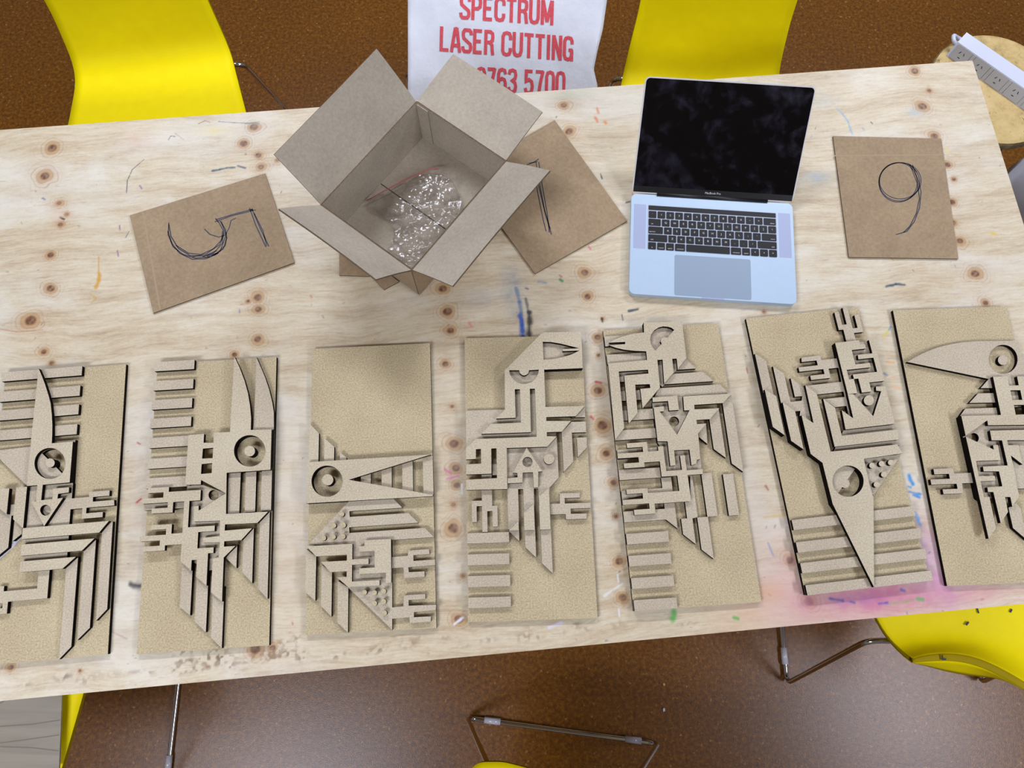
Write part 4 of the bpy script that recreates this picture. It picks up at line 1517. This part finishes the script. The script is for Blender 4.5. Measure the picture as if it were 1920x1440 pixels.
A.p('claw_arm', 1, 'x: 345,560 497,560 500,1030 580,1025 588,1335 515,1345 505,1105 430,1108 432,1420 355,1420 352,1030 270,1035 270,1270 198,1275 198,960 345,945')
A.p('chest_plate', 1, 'b: 398,40 700,30 778,-40 788,262 722,338 728,460 640,460 638,345 605,345 607,500 530,500 524,345 487,350 492,620 415,650 405,345 402,265')
A.p('tail_feather', 2, 'b: 418,660 488,588 492,658', sn=False)
A.p('tail_feather', 2, 'b: 530,528 605,458 610,655 530,658')
A.p('tail_feather', 2, 'b: 642,408 718,338 727,650 650,652')
for s in ('b: 416,640 492,640 495,740 420,667', 'b: 532,500 612,500 617,862 538,785', 'b: 652,460 728,460 742,982 660,905'):
    A.p('feather_tip', 1, s)
A.p('spearhead', 2, 'b: 550,38 668,215 637,218 635,335 605,338 597,222 520,225 518,300 408,305 408,268 482,260 480,228 447,225', [A.c('b', 556, 145, 38)], sn=False)
A.p('disc', 2, A.c('b', 718, 123, 39), sn=False)
A.p('wing_feather', 1, 'a: 1100,950 1235,945 1235,1045 1105,1050 1115,1320 1025,1415 1010,1045')
A.p('wing_feather', 1, 'a: 1150,1100 1240,1088 1245,1185 1158,1278')
A.p('wing_feather', 1, 'a: 1225,808 1228,905 1100,908', sn=False)
A.p('claw_hand', 1, 'b: 725,462 798,455 797,382 948,375 948,410 835,418 835,455 1030,452 1030,490 880,495 880,532 1000,532 998,572 845,575 842,535 727,540')
for s in ('b: 103,682 417,668 418,748 105,758', 'b: 105,843 420,825 420,910 107,922', 'b: 107,1003 425,990 428,1072 110,1087', 'b: 110,1165 430,1150 432,1230 112,1243'):
    A.p('bar', 1, s)

# 5
A = Panel(5, (0.33587849, 0.23272395, 0.06682865), 'fifth bird panel from the left, bird facing left, two stacked claw hands')
A.p('bird_head', 2, 'a: 465,70 810,65 850,390 772,490 762,395 722,397 735,520 650,620 635,405 588,408 612,655 455,842 435,668 525,660 520,625 388,630 410,885 330,980 290,548 508,530 505,495 240,512 290,1020 208,1125 145,440 495,408 488,330 380,325 290,315 215,298 152,275 298,265 300,245 155,252 200,225 280,195 370,172 468,160',
    [parse('5', 'a: 740,137 715,118 680,108 640,105 600,115 560,140 532,180 522,220 530,265 550,300 570,325 628,262 617,240 625,215 650,200 680,210')], sn=False)
A.p('head_backing', 1, 'a: 465,70 810,65 850,390 640,640 505,500 488,330', zt=2, sn=False)
for s in ('a: 112,200 470,170 470,265 118,285', 'a: 132,365 500,335 505,425 140,450', 'a: 160,530 510,505 520,590 170,610', 'a: 178,695 540,672 548,760 188,780',
          'a: 200,868 560,845 565,938 205,960', 'a: 210,1045 575,1020 580,1110 205,1130', 'a: 225,1220 600,1192 600,1275 235,1300', 'x: 160,490 790,455 790,605 170,640',
          'b: 190,745 535,725 545,812 200,832', 'b: 210,925 555,905 565,990 217,1012', 'b: 232,1107 580,1087 587,1175 240,1195', 'b: 255,1287 605,1267 612,1355 260,1378'):
    A.p('bar', 1, s)
A.p('belly_plate', 1, 'x: 195,808 810,762 800,605 950,600 970,830 590,850 215,940')
A.p('belly_plate', 1, 'x: 228,1112 850,1075 840,985 1000,985 1042,1370 870,1240 240,1270')
for s in ('a: 850,405 935,485 770,495 740,480', 'a: 740,525 1000,522 1095,600 655,625 640,600', 'a: 600,655 1150,635 1218,695 1220,715 560,740'):
    A.p('neck_feather', 1, s)
A.p('wing', 2, 'a: 820,735 1258,708 1180,795 920,812 922,852 1145,842 1062,940 940,948 945,985 1030,980 955,1070 975,1300 945,1305 935,1345 895,1355 878,1215 738,1222 752,1355 705,1362 680,1140 590,1140 555,835 645,825 648,870 610,872 765,1080 878,860 830,862', sn=False)
A.p('breast_block', 2, 'a: 545,745 770,732 780,858 695,862 685,782 545,782')
A.p('chest_plate', 1, 'a: 540,790 640,740 830,735 880,865 955,1070 980,1300 985,1395 665,1410 620,1200 585,1145', [A.c('a', 738, 962, 45)], sn=False)
A.p('wing_feather', 1, 'a: 1255,720 1360,1415 1250,1340 1182,795')
A.p('wing_feather', 1, 'a: 1145,845 1200,1290 1092,1210 1060,935')
A.p('wing_feather', 1, 'a: 1025,980 1040,1165 962,1100 955,1050', sn=False)
A.p('claw_arms', 2, 'x: 280,90 585,70 600,212 755,205 750,140 825,130 875,505 1110,490 1080,275 1150,265 1180,490 1420,482 1425,550 1195,565 1245,945 1225,965 700,990 712,1145 395,1165 390,1090 625,1070 615,995 222,1012 215,940 525,920 520,840 280,850 275,785 590,762 600,832 1070,808 1040,575 808,590 775,362 545,375 550,445 240,465 238,395 465,375 458,300 145,315 145,245 525,220 520,145 285,158')
A.p('block', 1, 'b: 808,250 892,250 940,600 855,607')
A.p('block', 1, 'b: 985,260 1068,252 1115,592 1032,598')
A.p('tail_feather', 1, 'b: 715,275 735,275 775,608 735,620 762,832 655,750 645,625 690,618 672,470 720,465')
A.p('tail_feather', 1, 'b: 778,612 862,607 908,952 805,875')

# 6
A = Panel(6, (0.64614731, 0.2652312, 0.11116238), 'sixth bird panel from the left, the most tilted, long beak pointing down across bars')
A.p('wing_feather', 1, 'y: 115,165 265,265 372,770 220,690')
A.p('wing_feather', 2, 'y: 247,650 400,740 515,1270 350,1155', bot=0)
A.p('wing_feather', 1, 'y: 352,335 505,435 590,818 850,790 870,925 655,942 470,850')
A.p('wing_feather', 2, 'a: 440,915 552,998 628,1355 508,1275', bot=0)
A.p('wing_feather', 1, 'y: 598,495 755,610 830,735 645,745')
A.p('beak_body', 2, 'a: 645,755 752,838 882,1375 1500,1308 1550,1390 b: 898,182 945,390 980,510 985,1265 635,560 550,215 450,140 a: 610,1035 722,1110',
    [A.c('b', 765, 370, 132)], sn=False)
A.p('head_backing', 1, 'b: 450,140 550,215 635,560 690,640 985,700 980,510 945,390 898,182', [A.c('b', 765, 370, 132, -55, 125)], zt=2, sn=False)
A.p('tail_backing', 1, 'a: 645,755 700,800 860,1400 695,1390 610,1035', zt=2, sn=False)
A.p('eye_pupil', 1, A.c('b', 740, 390, 38), sn=False)
A.p('peg_plate', 1, 'b: 870,180 1215,145 980,490 920,400', sn=False)
for x, y in ((967, 237), (1048, 222), (1125, 212), (1067, 313), (1005, 398)):
    A.p('peg', 2, A.c('b', x, y, 23, n=20), sn=False)
A.p('wing', 2, 'a: 815,880 920,965 985,1222 1510,1175 1515,1262 915,1330')
A.p('wing_plate', 1, 'a: 1000,1180 1490,1120 1530,1330 900,1370')
A.p('breast_block', 2, 'z: 550,450 870,420 880,475 950,475 962,528 778,550 810,742 1015,725 1025,780 705,820 732,945 800,940 845,1130 712,1148')
A.p('breast_block', 2, 'a: 1040,842 1092,840 1278,1045 1352,812 1305,808 1303,768 1390,765 1480,1115 1020,1168 985,990 1092,1065', sn=False)
A.p('shoulder', 2, 'z: 1005,410 1085,405 1195,965 1010,990 1035,1110 905,1125 862,935 800,940 785,880 1110,845 1068,655 860,672 852,615 1045,595')
A.p('disc', 2, A.c('z', 1002, 1230, 68), sn=False)
A.p('chest_plate', 1, 'z: 550,450 870,420 1075,425 1330,1400 760,1440', zt=2, sn=False)
A.p('claw_hand', 1, 'z: 90,650 345,625 355,682 620,660 640,785 458,800 482,925 222,955 210,900 405,870 385,808 65,842 50,785 315,755 292,690 95,712')
A.p('claw_hand', 1, 'x: 335,55 412,50 498,388 572,380 528,175 602,168 662,440 522,465 560,640 410,650 352,408 275,412 210,132 278,125 328,330 405,325')
A.p('rib', 1, 'z: 150,1025 680,980 710,1105 305,1150')
A.p('rib', 1, 'z: 400,1215 720,1175 740,1300 545,1320')
for s in ('b: 290,692 1320,585 1335,668 305,778', 'b: 328,880 1375,770 1385,855 338,970', 'b: 365,1060 1415,940 1432,1025 375,1145', 'b: 408,1245 1465,1125 1480,1205 420,1335'):
    A.p('bar', 1, s)

# 7
A = Panel(7, (0.93608855, 0.27368112, 0.03770652), 'rightmost bird panel, cut by the photo edge, broad curved beak pointing left')
A.p('beak_head', 1, 'a: 262,610 330,570 440,515 560,470 680,440 800,420 920,410 1330,405 1420,760 1040,772', [A.c('a', 1187, 585, 140)], sn=False)
A.p('eye_pupil', 1, A.c('a', 1185, 592, 47), sn=False)
A.p('neck', 2, 'x: 655,210 875,205 895,345 1042,340 1015,205 1400,200 1400,930 582,938 568,865 245,1095 180,800 775,785',
    ['x: 915,415 1065,412 1095,558 945,560', 'x: 968,635 1120,632 1150,775 995,780'], sn=False)
A.p('neck_backing', 1, 'x: 655,210 1400,200 1400,640 750,660', zt=2, sn=False)
A.p('breast', 2, 'x: 248,1112 668,1305 655,1240 728,1235 y: 770,182 400,195 440,420 680,418 690,490 468,500 520,735 600,733 700,1205 590,1360', sn=False)
A.p('body', 2, 'x: 610,1020 1400,1000 1400,1160 865,1165 y: 980,350 1020,600 1050,720 945,880 915,735 835,735 880,960 770,1125 660,660 580,660 570,590 795,575 745,350 515,350 505,280 875,262 x: 790,1165 635,1165', sn=False)
A.p('wing', 2, 'x: 880,1237 1035,1237 y: 1100,248 915,105', sn=False)
A.p('body_plate', 1, 'x: 180,800 1400,790 y: 1400,600 1030,600 930,720 780,700 530,800 452,745', [A.c('x', 410, 1118, 76)], zt=2, sn=False)
A.p('tail_feather', 1, 'y: 885,895 1000,820 1060,900 1180,1390 955,1200')
for s in ('x: 590,245 800,245 800,380 470,382', 'x: 430,462 800,455 800,595 300,605', 'x: 240,690 800,672 800,790 160,800'):
    A.p('neck_feather', 1, s, sn=False)
A.p('claw_hand', 1, 'b: 297,420 455,415 460,455 600,452 610,530 525,535 532,612 378,622 370,583 488,577 482,538 283,545 272,505 428,497 420,460 305,462')
A.p('claw_hand', 1, 'y: 960,355 1400,340 1400,500 1000,508')
